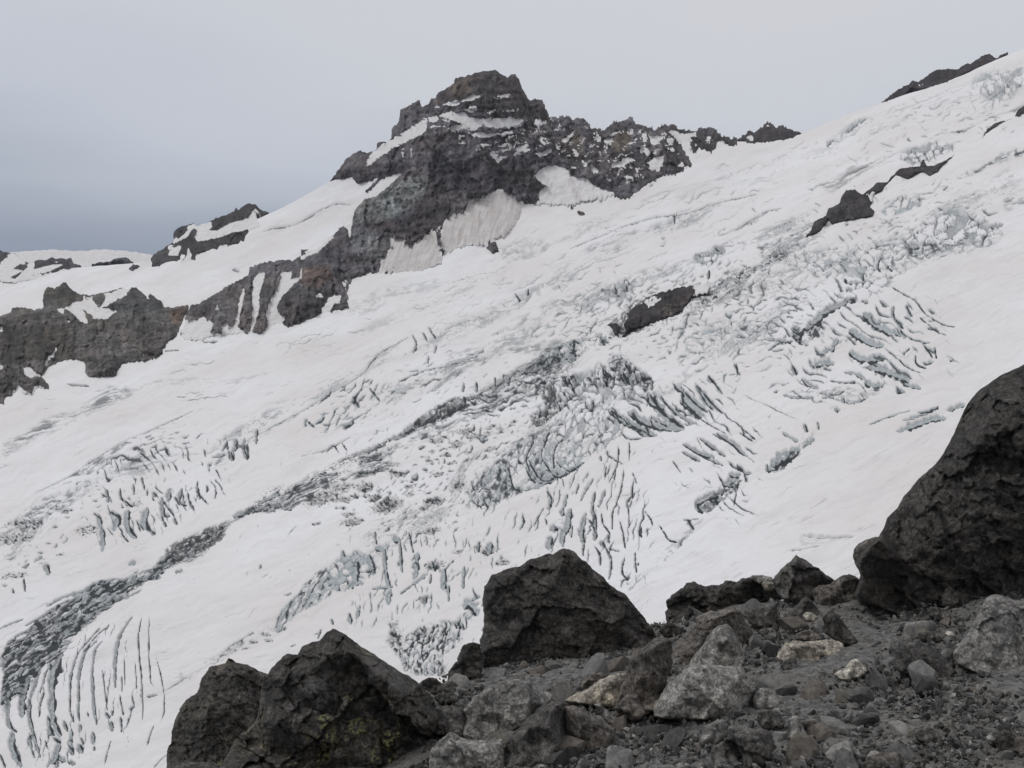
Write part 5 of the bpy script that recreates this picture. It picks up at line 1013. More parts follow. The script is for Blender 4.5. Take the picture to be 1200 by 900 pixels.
def build_ground():
    az = np.concatenate([np.linspace(-2.2, -0.75, 40), np.arange(-0.74, 0.72, 0.0042), np.linspace(0.73, 2.4, 50)])
    ys = [0.5]
    while ys[-1] < 7.4: ys.append(ys[-1] * 1.009)
    while ys[-1] < 60: ys.append(ys[-1] * 1.12)
    ys = np.array(ys)[:, None]
    X = az[None] * ys; Y = np.repeat(ys, len(az), 1)
    Z = ground_z(X, Y)
    e, r = cells(X / 0.10 + 0.3 * perlin(X / 0.1, Y / 0.1, 3), Y / 0.10, 71)
    e2, r2 = cells(X / 0.042, Y / 0.042, 72)
    near = sstep(9, 6, Y)
    Z = Z + near * (0.05 * fbm(X / 0.7, Y / 0.7, 61, 3) + 0.022 * fbm(X / 0.14, Y / 0.14, 62, 4, 0.6) + 0.018 * (r - 0.5) * sstep(0, 0.15, e) + 0.010 * (r2 - 0.3) * sstep(0, 0.2, e2))
    P = np.stack([X, Y, Z], -1)
    o = mesh_np('scree_slope', P.reshape(-1, 3), grid_quads(P.shape[0], P.shape[1])[:, ::-1], mats=[M['scree']])
    tag(o, 'dark gravelly scree crest in the foreground', kind='structure')
build_ground()

def boulder(name, label, mat, outline, base, pts=(), pitch=1.25, bulge=0.35, jag=1.0, rough=1.0, seed=1, cat=None, edge=7, sink=0, group=None, lich=(), grey=(), set_back=0.0, dist=None, facet=3, blur=2, edge_r=1.0):
    """outline in picture pixels; it stands at the distance of the ground under 'base'; pts = inner corner points (u, v, k), k = how far that corner stands out"""
    O = [tuple(p[:2]) for p in outline]
    d0 = (dist or float(ground_hit(*base))) + set_back
    A = np.array(O); w = min(np.ptp(A[:, 0]), np.ptp(A[:, 1])); mpp = d0 / F; wm = w * mpp
    pitch = max(0.8, min(pitch, w / 26.0))
    u = np.arange(A[:, 0].min() - 4, A[:, 0].max() + 4, pitch); v = np.arange(A[:, 1].min() - 4, A[:, 1].max() + 4, pitch)
    U, V = np.meshgrid(u, v)
    sc = max(4.0, w / 7.0)
    j = jag * min(2.2, w / 26.0)
    w1 = j * 1.6 * fbm(U / sc, V / sc, seed, 4, 0.6); w2 = j * 1.6 * fbm(U / sc, V / sc, seed + 50, 4, 0.6)
    sd = poly_sd(U + w1, V + w2, O)
    U2, V2, used, quads = shell(U, V, sd, A, pitch)
    rng = random.Random(seed)
    inner = list(pts)
    if not inner:
        c0 = A.mean(0)
        for k in range(facet):
            a = rng.uniform(0, 6.28); rr = rng.uniform(0.15, 0.5)
            inner.append((c0[0] + math.cos(a) * rr * np.ptp(A[:, 0]) * 0.4, c0[1] + math.sin(a) * rr * np.ptp(A[:, 1]) * 0.4, rng.uniform(0.55, 1.1)))
        inner = [q for q in inner if poly_sd(np.array([q[0]]), np.array([q[1]]), O)[0] > 2]
    if not inner: inner = [(A[:, 0].mean(), A[:, 1].mean(), 1.0)]
    cpts = [Vector(p) for p in O] + [Vector(q[:2]) for q in inner]
    vlo = A[:, 1].min() + 0.72 * np.ptp(A[:, 1])
    kv = [rng.uniform(-0.12, 0.22) if q[1] < vlo else rng.uniform(1.1, 1.4) for q in O] + [q[2] for q in inner]
    d0 = d0 + bulge * wm * 0.75
    vo, _, tr, ov, _, _ = delaunay_2d_cdt(cpts, [(i, (i + 1) % len(O)) for i in range(len(O))], [], 1, 0.01)
    kk = [kv[o[0]] if o else 0.3 for o in ov]
    K = np.full(U.shape, np.nan)
    for t in tr:
        a, b, c = [vo[i] for i in t]; ka, kb, kc = [kk[i] for i in t]
        D = (b.y - c.y) * (a.x - c.x) + (c.x - b.x) * (a.y - c.y)
        if abs(D) < 1e-9: continue
        l1 = ((b.y - c.y) * (U - c.x) + (c.x - b.x) * (V - c.y)) / D; l2 = ((c.y - a.y) * (U - c.x) + (a.x - c.x) * (V - c.y)) / D
        m = (l1 >= -1e-6) & (l2 >= -1e-6) & (l1 + l2 <= 1 + 1e-6)
        K = np.where(m, l1 * ka + l2 * kb + (1 - l1 - l2) * kc, K)
    K = np.where(np.isnan(K), 0, K)
    for _ in range(blur):
        Kp = np.pad(K, 1, mode='edge'); K = (Kp[:-2, 1:-1] + Kp[2:, 1:-1] + Kp[1:-1, :-2] + Kp[1:-1, 2:] + 2 * Kp[1:-1, 1:-1]) / 6
    s = np.clip(sd, 0, None); er = max(2.5, min(edge, w * 0.12))
    rnd = 1 - np.sqrt(np.clip(1 - (1 - np.clip(s / er, 0, 1)) ** 2, 0, 1))
    fs_ = max(5.0, w / 5.0)
    n = 0.05 * fbm(U / fs_, V / fs_, seed + 7, 3) * wm + rough * (0.011 * fbm(U * mpp / 0.06, V * mpp / 0.06, seed + 8, 4, 0.62) + 0.02 * fbm(U * mpp / 0.22, V * mpp / 0.22, seed + 9, 3))
    ce, cr = cells(U * mpp / 0.14 + 0.5 * perlin(U * mpp / 0.1, V * mpp / 0.1, seed), V * mpp / 0.14, seed + 12)
    xx = U * mpp; yy = V * mpp; wf = 0.03 * fbm(xx / 0.08, yy / 0.08, seed + 3, 3, 0.6); wg = 0.03 * fbm(xx / 0.08, yy / 0.08, seed + 4, 3, 0.6)
    n = n + rough * (0.05 * facets((xx + wf) / 0.42, (yy + wg) / 0.34, seed + 13) + 0.032 * facets((xx + wf) / 0.17, (yy + wg) / 0.13, seed + 14) + 0.02 * facets((xx + wf) / 0.065, (yy + wg) / 0.05, seed + 15)) * min(1.0, wm / 0.5)
    dd = d0 - bulge * wm * K - n + rnd * er * mpp * 1.1 * edge_r
    co = (rays(U2, V2) * dd[..., None]).reshape(-1, 3)[used]
    cen = co.mean(0); vd = cen / np.linalg.norm(cen)
    T = max(wm * 0.8, 0.12)
    def ring(f, sh):
        def g(r):
            c = r.mean(0); return c + (r - c) * sh + vd * T * f + np.array([0, 0, -0.10 * T * f])
        return g
    co2, q2, t2, rim, nrg = close_back(co, quads, [ring(0.25, 1.0), ring(0.6, 0.9), ring(0.95, 0.6)])
    at = {}
    for nm, areas in (('lichen', lich), ('grey', grey), ('fac', ())):
        if areas or mat == 'lichen' or nm == 'fac':
            g = np.zeros(U.shape)
            if nm == 'fac':
                e_, r_ = cells((xx + wf) / 0.42, (yy + wg) / 0.34, seed + 13); e2_, r2_ = cells((xx + wf) / 0.17, (yy + wg) / 0.13, seed + 14); g = 0.6 * r_ + 0.4 * r2_
            for (x, y, r, k) in areas: g = np.maximum(g, k * (1 - sstep(0.3 * r, r, np.hypot(U - x, V - y))))
            gf = g.ravel()[used]; at[nm] = np.concatenate([gf] + [gf[rim]] * nrg + [gf[:1]])
    loc = co2.mean(0)
    o = mesh_np(name, co2 - loc, q2, t2, mats=[M[mat]], attrs=at)
    o.location = loc
    tag(o, label, cat or name.replace('_', ' '), group)
    return o

B = boulder
# the large ones
B('boulder', 'rough black lava boulder at lower left, left shoulder of the lichened pair', 'lichen', fr('B5', [(30, 760), (50, 617), (55, 560), (72, 470), (88, 425), (110, 380), (150, 330), (175, 310), (185, 265), (215, 235), (235, 212), (262, 200), (285, 195), (300, 178), (320, 184), (370, 200), (405, 222), (430, 235), (460, 240), (500, 300), (520, 450), (500, 700), (400, 790)]),
  (250, 899), fr('B5', [(250, 300, .7), (330, 250, .5), (200, 420, .9), (330, 420, 1.0), (180, 560, .8), (280, 600, 1.1)]), bulge=.38, seed=201, rough=1.8, set_back=0.12, jag=1.3, grey=[(268, 880, 18, .7), (275, 815, 16, .4)], lich=[(258, 898, 12, .3)])
B('boulder', 'big pointed dark boulder at lower left with yellow green lichen', 'lichen', fr('B5', [(250, 760), (255, 640), (330, 500), (400, 440), (430, 350), (440, 260), (462, 238), (480, 205), (500, 185), (540, 160), (578, 160), (600, 130), (640, 108), (668, 104), (690, 78), (722, 56), (745, 68), (770, 82), (800, 112), (830, 130), (880, 155), (950, 202), (985, 222), (1020, 242), (1050, 265), (1080, 292),
    (1110, 320), (1132, 352), (1142, 420), (1130, 470), (1112, 500), (1125, 617), (1130, 760)]), (400, 899), fr('B5', [(720, 90, .55), (760, 130, 1.0), (900, 240, .95), (1000, 320, .8), (1060, 480, .9), (620, 230, .8), (520, 260, .45), (500, 430, .85), (700, 420, 1.15), (880, 450, 1.2), (600, 600, 1.0), (960, 640, 1.2)]), bulge=.42, seed=211, rough=1.5, pitch=1.2, jag=1.1,
  lich=[(419, 852, 14, 1), (441, 848, 6, 1), (389, 862, 10, .9), (409, 819, 8, .7), (453, 868, 16, .7), (383, 884, 14, .8), (361, 860, 10, .6), (380, 845, 12, .5), (461, 890, 8, .7), (467, 862, 6, .8), (436, 885, 14, .4)],
  grey=[(372, 812, 26, .8), (345, 830, 18, .5), (445, 785, 22, .5), (468, 800, 24, .5), (490, 850, 16, .6), (362, 858, 20, .5), (500, 890, 12, .6)])
B('stone', 'small pinkish brown stone at the bottom edge before the lichened boulders', 'brown', fr('B5', [(60, 640), (90, 605), (130, 594), (200, 592), (245, 596), (300, 620), (290, 680), (100, 700)]), (225, 903), dist=2.9, seed=221, jag=.6)
B('boulder', 'large black four sided boulder standing against the glacier in the middle', 'black', fr('B6', [(270, 560), (274, 470), (279, 440), (276, 400), (285, 380), (292, 340), (286, 290), (288, 245), (292, 200), (308, 175), (320, 150), (350, 132), (400, 115), (440, 105), (470, 88), (500, 82), (540, 62), (562, 65), (580, 50), (600, 40), (625, 42), (652, 60), (668, 82), (684, 90), (710, 115), (760, 160), (800, 195), (850, 232), (885, 270), (920, 312), (950, 355), (975, 400), (960, 470), (800, 520), (500, 580)]),
  (610, 778), fr('B6', [(340, 190, .9), (600, 90, .65), (560, 180, 1.0), (450, 330, 1.15), (350, 420, 1.1), (700, 300, 1.1), (840, 350, .8), (600, 400, 1.25)]), bulge=.26, seed=231, rough=1.0, pitch=1.25, jag=1.1)
B('boulder', 'huge black boulder rising at the right edge above the scree', 'black', fr('C1', [(1100, -160), (900, -60), (760, 10), (668, 50), (640, 62), (600, 84), (570, 98), (540, 120), (510, 145), (480, 180), (462, 210), (446, 245), (425, 290), (402, 330), (380, 372), (356, 400), (325, 425), (300, 450), (275, 480), (256, 500), (235, 540), (202, 570), (188, 605), (172, 640), (140, 665), (120, 690), (105, 715), (100, 740), (112, 768), (104, 800), (92, 838), (110, 862), (140, 872), (300, 930), (668, 930), (1150, 950)]),
  (1100, 706), fr('C1', [(560, 160, .5), (640, 180, .9), (520, 300, .85), (420, 430, .7), (330, 560, .7), (560, 460, 1.1), (650, 520, 1.25), (430, 640, 1.1), (260, 720, .7), (200, 820, .6), (500, 780, 1.0), (900, 400, 1.4), (900, 800, 1.2)]), bulge=.26, seed=241, rough=1.4, pitch=1.75, jag=1.2)
B('boulder', 'grey smooth topped boulder at the right edge below the huge black boulder', 'grey', fr('C5', [(800, 100), (700, 100), (655, 102), (600, 92), (560, 78), (520, 66), (490, 72), (470, 84), (455, 115), (442, 145), (428, 175), (400, 225), (370, 270), (340, 310), (312, 348), (318, 380), (335, 402), (380, 430), (430, 450), (490, 460), (560, 480), (655, 520), (800, 520)]),
  (1150, 790), fr('C5', [(500, 120, .5), (600, 160, .6), (500, 300, 1.0), (620, 330, 1.1), (400, 380, .7), (700, 400, 1)]), bulge=.35, seed=251, rough=.6, jag=.5)
B('boulder', 'flat rough black boulder at the crest edge right of the gap', 'black', fr('B7', [(134, 345), (133, 300), (138, 272), (133, 248), (152, 235), (158, 218), (180, 210), (198, 196), (218, 176), (240, 170), (262, 182), (300, 192), (335, 188), (365, 172), (385, 166), (410, 172), (440, 156), (475, 158), (520, 155), (560, 165), (590, 185), (600, 235), (560, 250), (480, 280), (400, 300), (250, 360), (200, 370)]),
  (850, 716), bulge=.3, seed=261, rough=1.5, jag=1.2, facet=6)
B('stone', 'thin flat slab lying on the crest behind the flat black boulder', 'grey', fr('B7', [(460, 160), (470, 147), (510, 146), (550, 155), (548, 172), (500, 180)]), (880, 712), seed=262, jag=.4, set_back=.2)
B('stone', 'small tan stone wedged left of the dark pyramid rock', 'tan', fr('B7', [(508, 180), (520, 168), (550, 172), (575, 182), (570, 195), (545, 208), (520, 205)]), (890, 712), seed=263, jag=.5)
B('boulder', 'dark pyramid shaped boulder on the crest', 'dark', fr('B7', [(548, 165), (580, 128), (612, 98), (644, 67), (668, 82), (700, 102), (745, 132), (792, 165), (770, 185), (730, 190), (715, 230), (700, 270), (640, 270), (590, 240), (565, 205)]), (935, 708), fr('B7', [(640, 90, .5), (650, 180, 1.0), (610, 130, .5), (700, 140, .6), (640, 230, 1.1)]), bulge=.35, seed=271, rough=1.2, jag=.6)
B('boulder', 'low brown boulder between the dark pyramid rock and the huge black boulder', 'brown', fr('B7', [(705, 200), (730, 185), (785, 180), (800, 160), (822, 146), (850, 146), (892, 160), (900, 200), (920, 240), (935, 300), (860, 320), (780, 300), (720, 260)]), (985, 710), fr('B7', [(820, 180, .6), (780, 220, 1), (860, 240, .9)]), bulge=.35, seed=281, rough=1.2)
B('boulder', 'small rounded grey boulder peeping out behind the huge black boulder', 'brown', fr('B8', [(118, 150), (124, 128), (140, 110), (170, 95), (205, 86), (240, 100), (230, 200), (170, 240), (140, 205), (125, 180)]), (1010, 706), seed=291, rough=.6, jag=.5, set_back=.45)
# middle ground, named from the top down
B('stone', 'square cut grey block at the foot of the flat black boulder', 'dark', fr('B7', [(438, 285), (480, 270), (520, 262), (560, 258), (572, 280), (570, 318), (560, 345), (520, 358), (485, 352), (455, 330)]), (895, 737), fr('B7', [(545, 275, .9), (480, 290, .6), (520, 320, 1)]), seed=301, rough=.6, jag=.5)
B('stone', 'pointed grey stone below the dark pyramid rock', 'dark', fr('B7', [(610, 310), (640, 272), (660, 245), (682, 230), (705, 248), (728, 275), (740, 310), (700, 330), (630, 340)]), (935, 728), fr('B7', [(680, 250, .7), (660, 300, 1.1)]), seed=311, rough=.6, jag=.6)
B('stone', 'dark wedge stone beside the small round pale stone', 'dark', fr('B7', [(575, 335), (600, 310), (650, 305), (685, 320), (680, 345), (620, 352)]), (930, 735), seed=312, jag=.6)
B('stone', 'small round pale stone below the pointed grey stone', 'pale', fr('B7', [(668, 305), (680, 290), (705, 292), (725, 310), (715, 328), (685, 330)]), (949, 730), seed=313, jag=.4, rough=.4)
B('stone', 'dark triangular rock leaning right of the small round pale stone', 'black', fr('B7', [(748, 320), (765, 290), (785, 285), (812, 310), (850, 360), (885, 405), (875, 425), (820, 420), (790, 400), (755, 370)]), (1000, 758), fr('B7', [(790, 310, .8), (830, 390, .9)]), seed=314, rough=.9)
B('boulder', 'long flat topped tan grey boulder half buried in gravel', 'tan', fr('B7', [(565, 470), (575, 440), (600, 412), (640, 402), (690, 405), (730, 400), (790, 398), (820, 410), (840, 440), (858, 480), (820, 500), (700, 500), (600, 500)]), (955, 775), fr('B7', [(620, 425, .9), (700, 420, .8), (740, 440, 1.1), (820, 450, .9)]), bulge=.45, seed=321, rough=.9)
B('stone', 'flat brown stone lying just behind the long tan grey boulder', 'brown', fr('B7', [(640, 400), (645, 375), (680, 360), (720, 370), (745, 395), (720, 408)]), (950, 756), seed=322, jag=.6)
B('stone', 'dull bluish stone in front of the long tan grey boulder', 'dark', fr('B7', [(580, 500), (600, 475), (640, 480), (655, 510), (640, 535), (600, 530)]), (925, 790), seed=323, jag=.6)
B('stone', 'bright whitish angular stone sitting in the gravel', 'pale', fr('C4', [(658, 396), (690, 370), (735, 350), (765, 310), (800, 291), (822, 300), (842, 322), (872, 350), (880, 372), (860, 400), (830, 422), (780, 428), (740, 442), (700, 430)]), (996, 798), fr('C4', [(790, 320, .8), (760, 370, 1.0), (830, 370, 1.0), (710, 395, .8)]), seed=331, rough=.7, jag=.7)
B('stone', 'dark angular slab half sunk in gravel left of the grey boulder at the edge', 'dark', fr('C5', [(28, 420), (35, 340), (60, 290), (100, 283), (150, 285), (200, 310), (250, 345), (290, 390), (330, 440), (300, 470), (255, 492), (200, 485), (130, 470), (60, 440)]), (1085, 797), fr('C5', [(120, 310, .8), (200, 370, 1.0), (130, 420, 1.1), (280, 440, .7)]), bulge=.4, seed=341, rough=1.1)
B('boulder', 'tall grey cone boulder behind the pale tipped one', 'brown', fr('B7', [(160, 510), (165, 470), (170, 410), (205, 375), (248, 345), (252, 310), (300, 292), (340, 280), (375, 278), (402, 268), (425, 290), (442, 320), (465, 355), (484, 385), (492, 430), (460, 470), (400, 520), (250, 540)]), (830, 775), fr('B7', [(395, 290, .6), (330, 320, .8), (250, 420, .9), (440, 360, .6), (420, 420, .8)]), bulge=.4, seed=351, rough=.9, set_back=.25)
B('boulder', 'pale tipped grey cone boulder resting on the biggest grey boulder', 'grey', fr('B7', [(222, 510), (232, 480), (260, 440), (290, 402), (310, 365), (342, 340), (370, 336), (392, 352), (412, 385), (432, 422), (450, 450), (465, 468), (440, 500), (400, 530), (300, 540)]), (835, 785), fr('B7', [(350, 365, .8), (375, 400, 1.1), (330, 440, .8), (420, 470, .6)]), bulge=.5, seed=361, rough=.8, jag=.6)
B('boulder', 'biggest grey boulder in the middle of the scree with reddish right side', 'grey', fr('B7', [(82, 670), (100, 635), (125, 600), (150, 568), (178, 540), (210, 510), (250, 498), (300, 494), (360, 500), (430, 498), (445, 525), (442, 552), (462, 575), (482, 592), (475, 625), (470, 662), (480, 700), (492, 742), (450, 755), (402, 762), (370, 740), (350, 705), (280, 715), (200, 710), (130, 710), (90, 700)]),
  (830, 843), fr('B7', [(220, 530, .7), (350, 530, .75), (420, 560, .8), (180, 620, 1.0), (320, 630, 1.15), (370, 600, 1.1), (420, 680, .9), (260, 680, .9)]), bulge=.42, seed=371, rough=.9, pitch=1.1)
B('boulder', 'tall brown boulder standing left of the biggest grey boulder', 'brown', fr('B7', [(-60, 700), (-62, 640), (-30, 560), (-10, 480), (20, 460), (40, 430), (90, 392), (130, 392), (160, 402), (158, 450), (160, 500), (140, 560), (118, 610), (90, 680), (40, 710), (0, 720)]), (745, 845), fr('B7', [(110, 410, .5), (60, 450, .9), (100, 520, 1.0), (20, 560, .9), (0, 650, .8)]), bulge=.4, seed=381, rough=1.0)
B('stone', 'grey round topped stone right of the biggest grey boulder', 'grey', fr('C4', [(122, 560), (140, 520), (170, 485), (215, 482), (262, 500), (288, 530), (305, 570), (295, 620), (200, 640), (140, 625)]), (898, 832), seed=391, jag=.8)
B('stone', 'dark rounded cobble directly in front of the round topped stone', 'dark', fr('C4', [(152, 700), (156, 650), (178, 632), (230, 628), (285, 632), (312, 660), (320, 690), (300, 738), (262, 762), (222, 762), (180, 745)]), (900, 856), seed=401, jag=.5, rough=.6)
B('stone', 'upright pale grey triangular stone near the bottom', 'grey', fr('C4', [(356, 815), (368, 770), (380, 690), (382, 672), (405, 666), (432, 674), (445, 710), (462, 755), (490, 800), (516, 842), (480, 855), (440, 852), (400, 832)]), (938, 872), fr('C4', [(410, 690, .6), (420, 770, 1.0), (470, 820, .8)]), seed=411, jag=.6, rough=.7)
B('stone', 'low brown grey wedge right of the upright pale stone', 'brown', fr('C4', [(450, 700), (520, 695), (570, 730), (610, 780), (590, 830), (520, 830), (480, 770)]), (955, 866), seed=412, jag=1)
# left middle cluster
B('boulder', 'light grey flat faced boulder below the large black four sided boulder', 'grey', fr('B6', [(200, 720), (208, 680), (225, 650), (258, 618), (300, 588), (330, 568), (372, 556), (420, 554), (470, 556), (490, 575), (525, 600), (560, 610), (580, 640), (545, 660), (480, 695), (445, 740), (400, 760), (350, 790), (300, 812), (240, 812), (205, 780)]),
  (575, 868), fr('B6', [(305, 600, .9), (330, 680, 1.1), (360, 740, 1.0), (460, 590, .7), (470, 640, .9), (260, 700, .6)]), bulge=.42, seed=421, rough=.6, jag=.7, set_back=.1)
B('boulder', 'ridged grey brown boulder at the bottom centre with a dark hollow on its left', 'dark', fr('B6', [(360, 940), (368, 840), (378, 780), (430, 735), (480, 690), (520, 655), (562, 640), (600, 642), (612, 680), (605, 740), (625, 800), (645, 850), (660, 940)]), (570, 899), fr('B6', [(560, 665, .6), (540, 740, 1.0), (470, 740, .4), (480, 790, .35), (430, 790, 1.0), (440, 850, 1.1), (580, 820, 1.2), (520, 880, 1.2)]), bulge=.45, seed=431, rough=.9)
B('boulder', 'speckled grey boulder at the bottom right of the lichened boulder', 'grey', fr('B6', [(70, 940), (80, 830), (120, 790), (160, 760), (200, 780), (240, 795), (300, 790), (365, 785), (380, 940)]), (540, 905), fr('B6', [(160, 800, .8), (240, 830, 1.1), (320, 830, 1)]), seed=441, rough=.9, lich=[])
B('stone', 'dark slab leaning between the lichened boulder and the flat faced boulder', 'dark', fr('B6', [(90, 700), (105, 670), (150, 655), (205, 665), (220, 720), (215, 790), (150, 780), (95, 770)]), (528, 866), seed=451, rough=.8)
B('boulder', 'warm tan slab lying under the tall brown boulder', 'tan', fr('B6', [(600, 640), (640, 615), (700, 590), (735, 560), (770, 540), (820, 528), (862, 530), (880, 560), (870, 590), (840, 620), (855, 645), (850, 668), (800, 668), (740, 662), (680, 655)]), (700, 832), fr('B6', [(700, 610, .9), (780, 570, .9), (800, 620, 1.1), (720, 640, 1)]), bulge=.4, seed=461, rough=.8)
B('stone', 'thin brown plate tilted over the warm tan slab', 'brown', fr('B6', [(638, 602), (645, 580), (680, 550), (715, 532), (750, 526), (774, 540), (740, 560), (700, 582), (660, 604)]), (690, 808), seed=462, rough=.5, jag=.5)
B('boulder', 'brown stained slab sloping right at the bottom centre', 'brown', fr('B6', [(600, 660), (640, 655), (690, 675), (730, 700), (770, 722), (805, 745), (800, 790), (765, 840), (700, 880), (655, 875), (625, 800), (605, 740)]), (700, 880), fr('B6', [(650, 690, .7), (720, 730, .9), (690, 800, 1.1), (760, 790, .9)]), bulge=.35, seed=471, rough=1.1)
B('stone', 'narrow grey blade of rock leaning beside a dark hole', 'grey', fr('B6', [(720, 650), (740, 648), (770, 672), (800, 700), (835, 735), (850, 752), (820, 756), (780, 730), (745, 690)]), (738, 852), seed=481, rough=.5, jag=.4)
B('stone', 'rounded stone roofing the dark hole at the bottom', 'brown', fr('B6', [(820, 640), (850, 612), (890, 615), (905, 650), (925, 690), (905, 712), (870, 720), (858, 690), (800, 668)]), (755, 850), seed=482, rough=.6)
B('stone', 'rounded grey cobble second from the bottom left of the cobble pair', 'grey', fr('B7', [(262, 800), (268, 770), (295, 735), (325, 715), (360, 710), (380, 730), (380, 765), (350, 790), (320, 830), (285, 835)]), (838, 876), seed=491, rough=.6, jag=.6)
B('stone', 'larger rounded cobble at the bottom below the biggest grey boulder', 'dark', fr('B7', [(298, 850), (320, 815), (355, 795), (400, 795), (428, 825), (432, 855), (405, 880), (360, 895), (315, 885)]), (850, 896), seed=501, rough=.6, jag=.5)
B('boulder', 'broad dark slab between the two bottom cobbles and the upright stone', 'dark', fr('B7', [(355, 790), (390, 765), (440, 755), (500, 745), (545, 755), (560, 800), (550, 860), (520, 900), (440, 930), (430, 850), (405, 800)]), (880, 899), fr('B7', [(430, 780, .6), (500, 790, 1), (480, 850, 1.1)]), seed=511, rough=.8)
B('stone', 'pale rounded stone cut by the bottom edge right of centre', 'grey', fr('B7', [(815, 930), (820, 895), (850, 880), (885, 880), (915, 900), (910, 940)]), (1000, 903), seed=521, rough=.5, jag=.5)
B('stone', 'dark brown stone with pale back at the bottom right', 'dark', fr('C5', [(132, 745), (150, 712), (190, 700), (225, 715), (270, 740), (282, 765), (255, 785), (205, 790), (155, 775)]), (1090, 874), seed=531, rough=.8)
B('boulder', 'brown slab at the bottom right corner', 'brown', fr('C5', [(500, 770), (520, 735), (560, 712), (620, 740), (700, 760), (800, 780), (800, 900), (700, 880), (620, 850), (560, 830)]), (1180, 886), seed=541, rough=1.0)
B('boulder', 'low warm brown slab at the bottom edge of the scree', 'brown', fr('B8', [(155, 930), (165, 860), (220, 845), (290, 840), (350, 860), (400, 880), (420, 930)]), (1050, 903), seed=551, rough=1.0)
B('stone', 'rough black rock left of the large four sided boulder, tall one', 'black', fr('B6', [(148, 560), (152, 520), (185, 480), (200, 440), (212, 420), (240, 410), (275, 415), (290, 470), (280, 560), (220, 590)]), (545, 800), seed=561, rough=1.4)
B('stone', 'small pale grey stone leaning on the tall rough black rock', 'grey', fr('B6', [(232, 520), (240, 490), (258, 472), (275, 485), (278, 520), (260, 540)]), (557, 792), seed=562, jag=.5)
B('stone', 'rounded black rock at the crest edge above the lichened boulder', 'black', fr('B6', [(42, 590), (48, 560), (75, 545), (105, 550), (130, 575), (165, 560), (190, 575), (185, 600), (130, 612), (70, 612)]), (515, 814), seed=571, rough=1.2)
B('stone', 'flat grey stone below the rounded black rock at the crest', 'dark', fr('B6', [(95, 625), (110, 608), (160, 604), (195, 618), (190, 645), (120, 650)]), (525, 826), seed=572)
B('stone', 'flat grey stone on the rubble in front of the large four sided boulder', 'dark', fr('B6', [(580, 405), (590, 390), (640, 386), (668, 395), (660, 420), (610, 425)]), (665, 760), seed=573, jag=.5)
B('stone', 'bluish slab lying left of the tall grey cone boulders', 'dark', fr('C3', [(0, 640), (60, 590), (125, 570), (130, 620), (80, 690), (20, 720), (-30, 700)]), (748, 790), seed=574, jag=.5)
B('stone', 'dark broken rock at the crest gap beside the flat black boulder', 'black', fr('C3', [(240, 370), (290, 320), (340, 300), (400, 330), (460, 340), (440, 400), (360, 430), (290, 425)]), (790, 748), seed=575, rough=1)
B('stone', 'pale pebble at the foot of the huge black boulder', 'pale', fr('C5', [(275, 255), (285, 242), (310, 245), (330, 262), (315, 275), (290, 270)]), (1115, 748), seed=576, jag=.3, rough=.3)
B('stone', 'dark stone with lit top near the foot of the huge black boulder', 'dark', fr('C5', [(190, 150), (210, 125), (260, 135), (300, 160), (300, 185), (240, 195), (205, 180)]), (1100, 727), seed=577)
B('stone', 'flat rusty stone lying in front of the huge black boulder', 'brown', fr('C5', [(115, 285), (150, 250), (210, 245), (270, 260), (310, 285), (280, 300), (200, 295)]), (1090, 752), seed=578)

# ---- loose stones: one body shape each from a few kinds, every stone its own object
def rock_proto(seed, n=46):
    rng = np.random.default_rng(seed)
    p = rng.normal(size=(n, 3)); p /= np.linalg.norm(p, axis=1, keepdims=True)
    p = p * rng.uniform(0.86, 1.0, (n, 1))
    import bmesh
    bm = bmesh.new()
    for q in p: bm.verts.new(q)
    r = bmesh.ops.convex_hull(bm, input=bm.verts)
    bmesh.ops.delete(bm, geom=list({g for g in r['geom_interior'] + r['geom_unused'] if isinstance(g, bmesh.types.BMVert)}), context='VERTS')
    bm.verts.index_update(); bmesh.ops.triangulate(bm, faces=bm.faces)
    V = np.array([v.co[:] for v in bm.verts]); T = np.array([[v.index for v in f.verts] for f in bm.faces])
    bm.free()
    # cut flat faces
    for k in range(8):
        d = rng.normal(size=3); d /= np.linalg.norm(d); h = rng.uniform(0.4, 0.78)
        s = V @ d; V = V - np.where(s > h, s - h, 0)[:, None] * d
    return V, T
protos = [rock_proto(900 + i, 90) for i in range(8)]
small = [rock_proto(950 + i, 14) for i in range(10)]
TINTS = [(0.065, 0.064, 0.062), (0.10, 0.098, 0.095), (0.15, 0.147, 0.142), (0.20, 0.195, 0.188), (0.115, 0.104, 0.092), (0.042, 0.041, 0.040), (0.32, 0.31, 0.29)]
def rnd_rot(rng):
    a, b, c = rng.uniform(0, 2 * math.pi, 3)
    Rz = np.array([[math.cos(a), -math.sin(a), 0], [math.sin(a), math.cos(a), 0], [0, 0, 1]])
    Rx = np.array([[1, 0, 0], [0, math.cos(b), -math.sin(b)], [0, math.sin(b), math.cos(b)]])
    Ry = np.array([[math.cos(c), 0, math.sin(c)], [0, 1, 0], [-math.sin(c), 0, math.cos(c)]])
    return Rz @ Rx @ Ry
def scatter(n, smin, smax, rng, pw=2.2):
    """random places on the ground that the picture shows"""
    out = []
    while len(out) < n:
        uu = rng.uniform(480, 1210); vv = rng.uniform(700, 905)
        if uu < 560 and vv < 800: continue
        d = ground_hit(uu, vv)
        if d > 7.0: continue
        p = rays(uu, vv) * d
        s = smin + (smax - smin) * rng.random() ** pw
        out.append((p, s, d))
    return out
rng = np.random.default_rng(5)
pm = []
for k, (V3, T3) in enumerate(protos):
    for c in range(4):
        tint = np.array(TINTS[[0, 1, 2, 4][c]])
        o = None
        me = mesh_np('stone', V3, tris=T3, mats=[M['pebble']], smooth=False, cols=dict(tint=np.repeat(tint[None], len(V3), 0)))
        pm.append(me)
first = set()
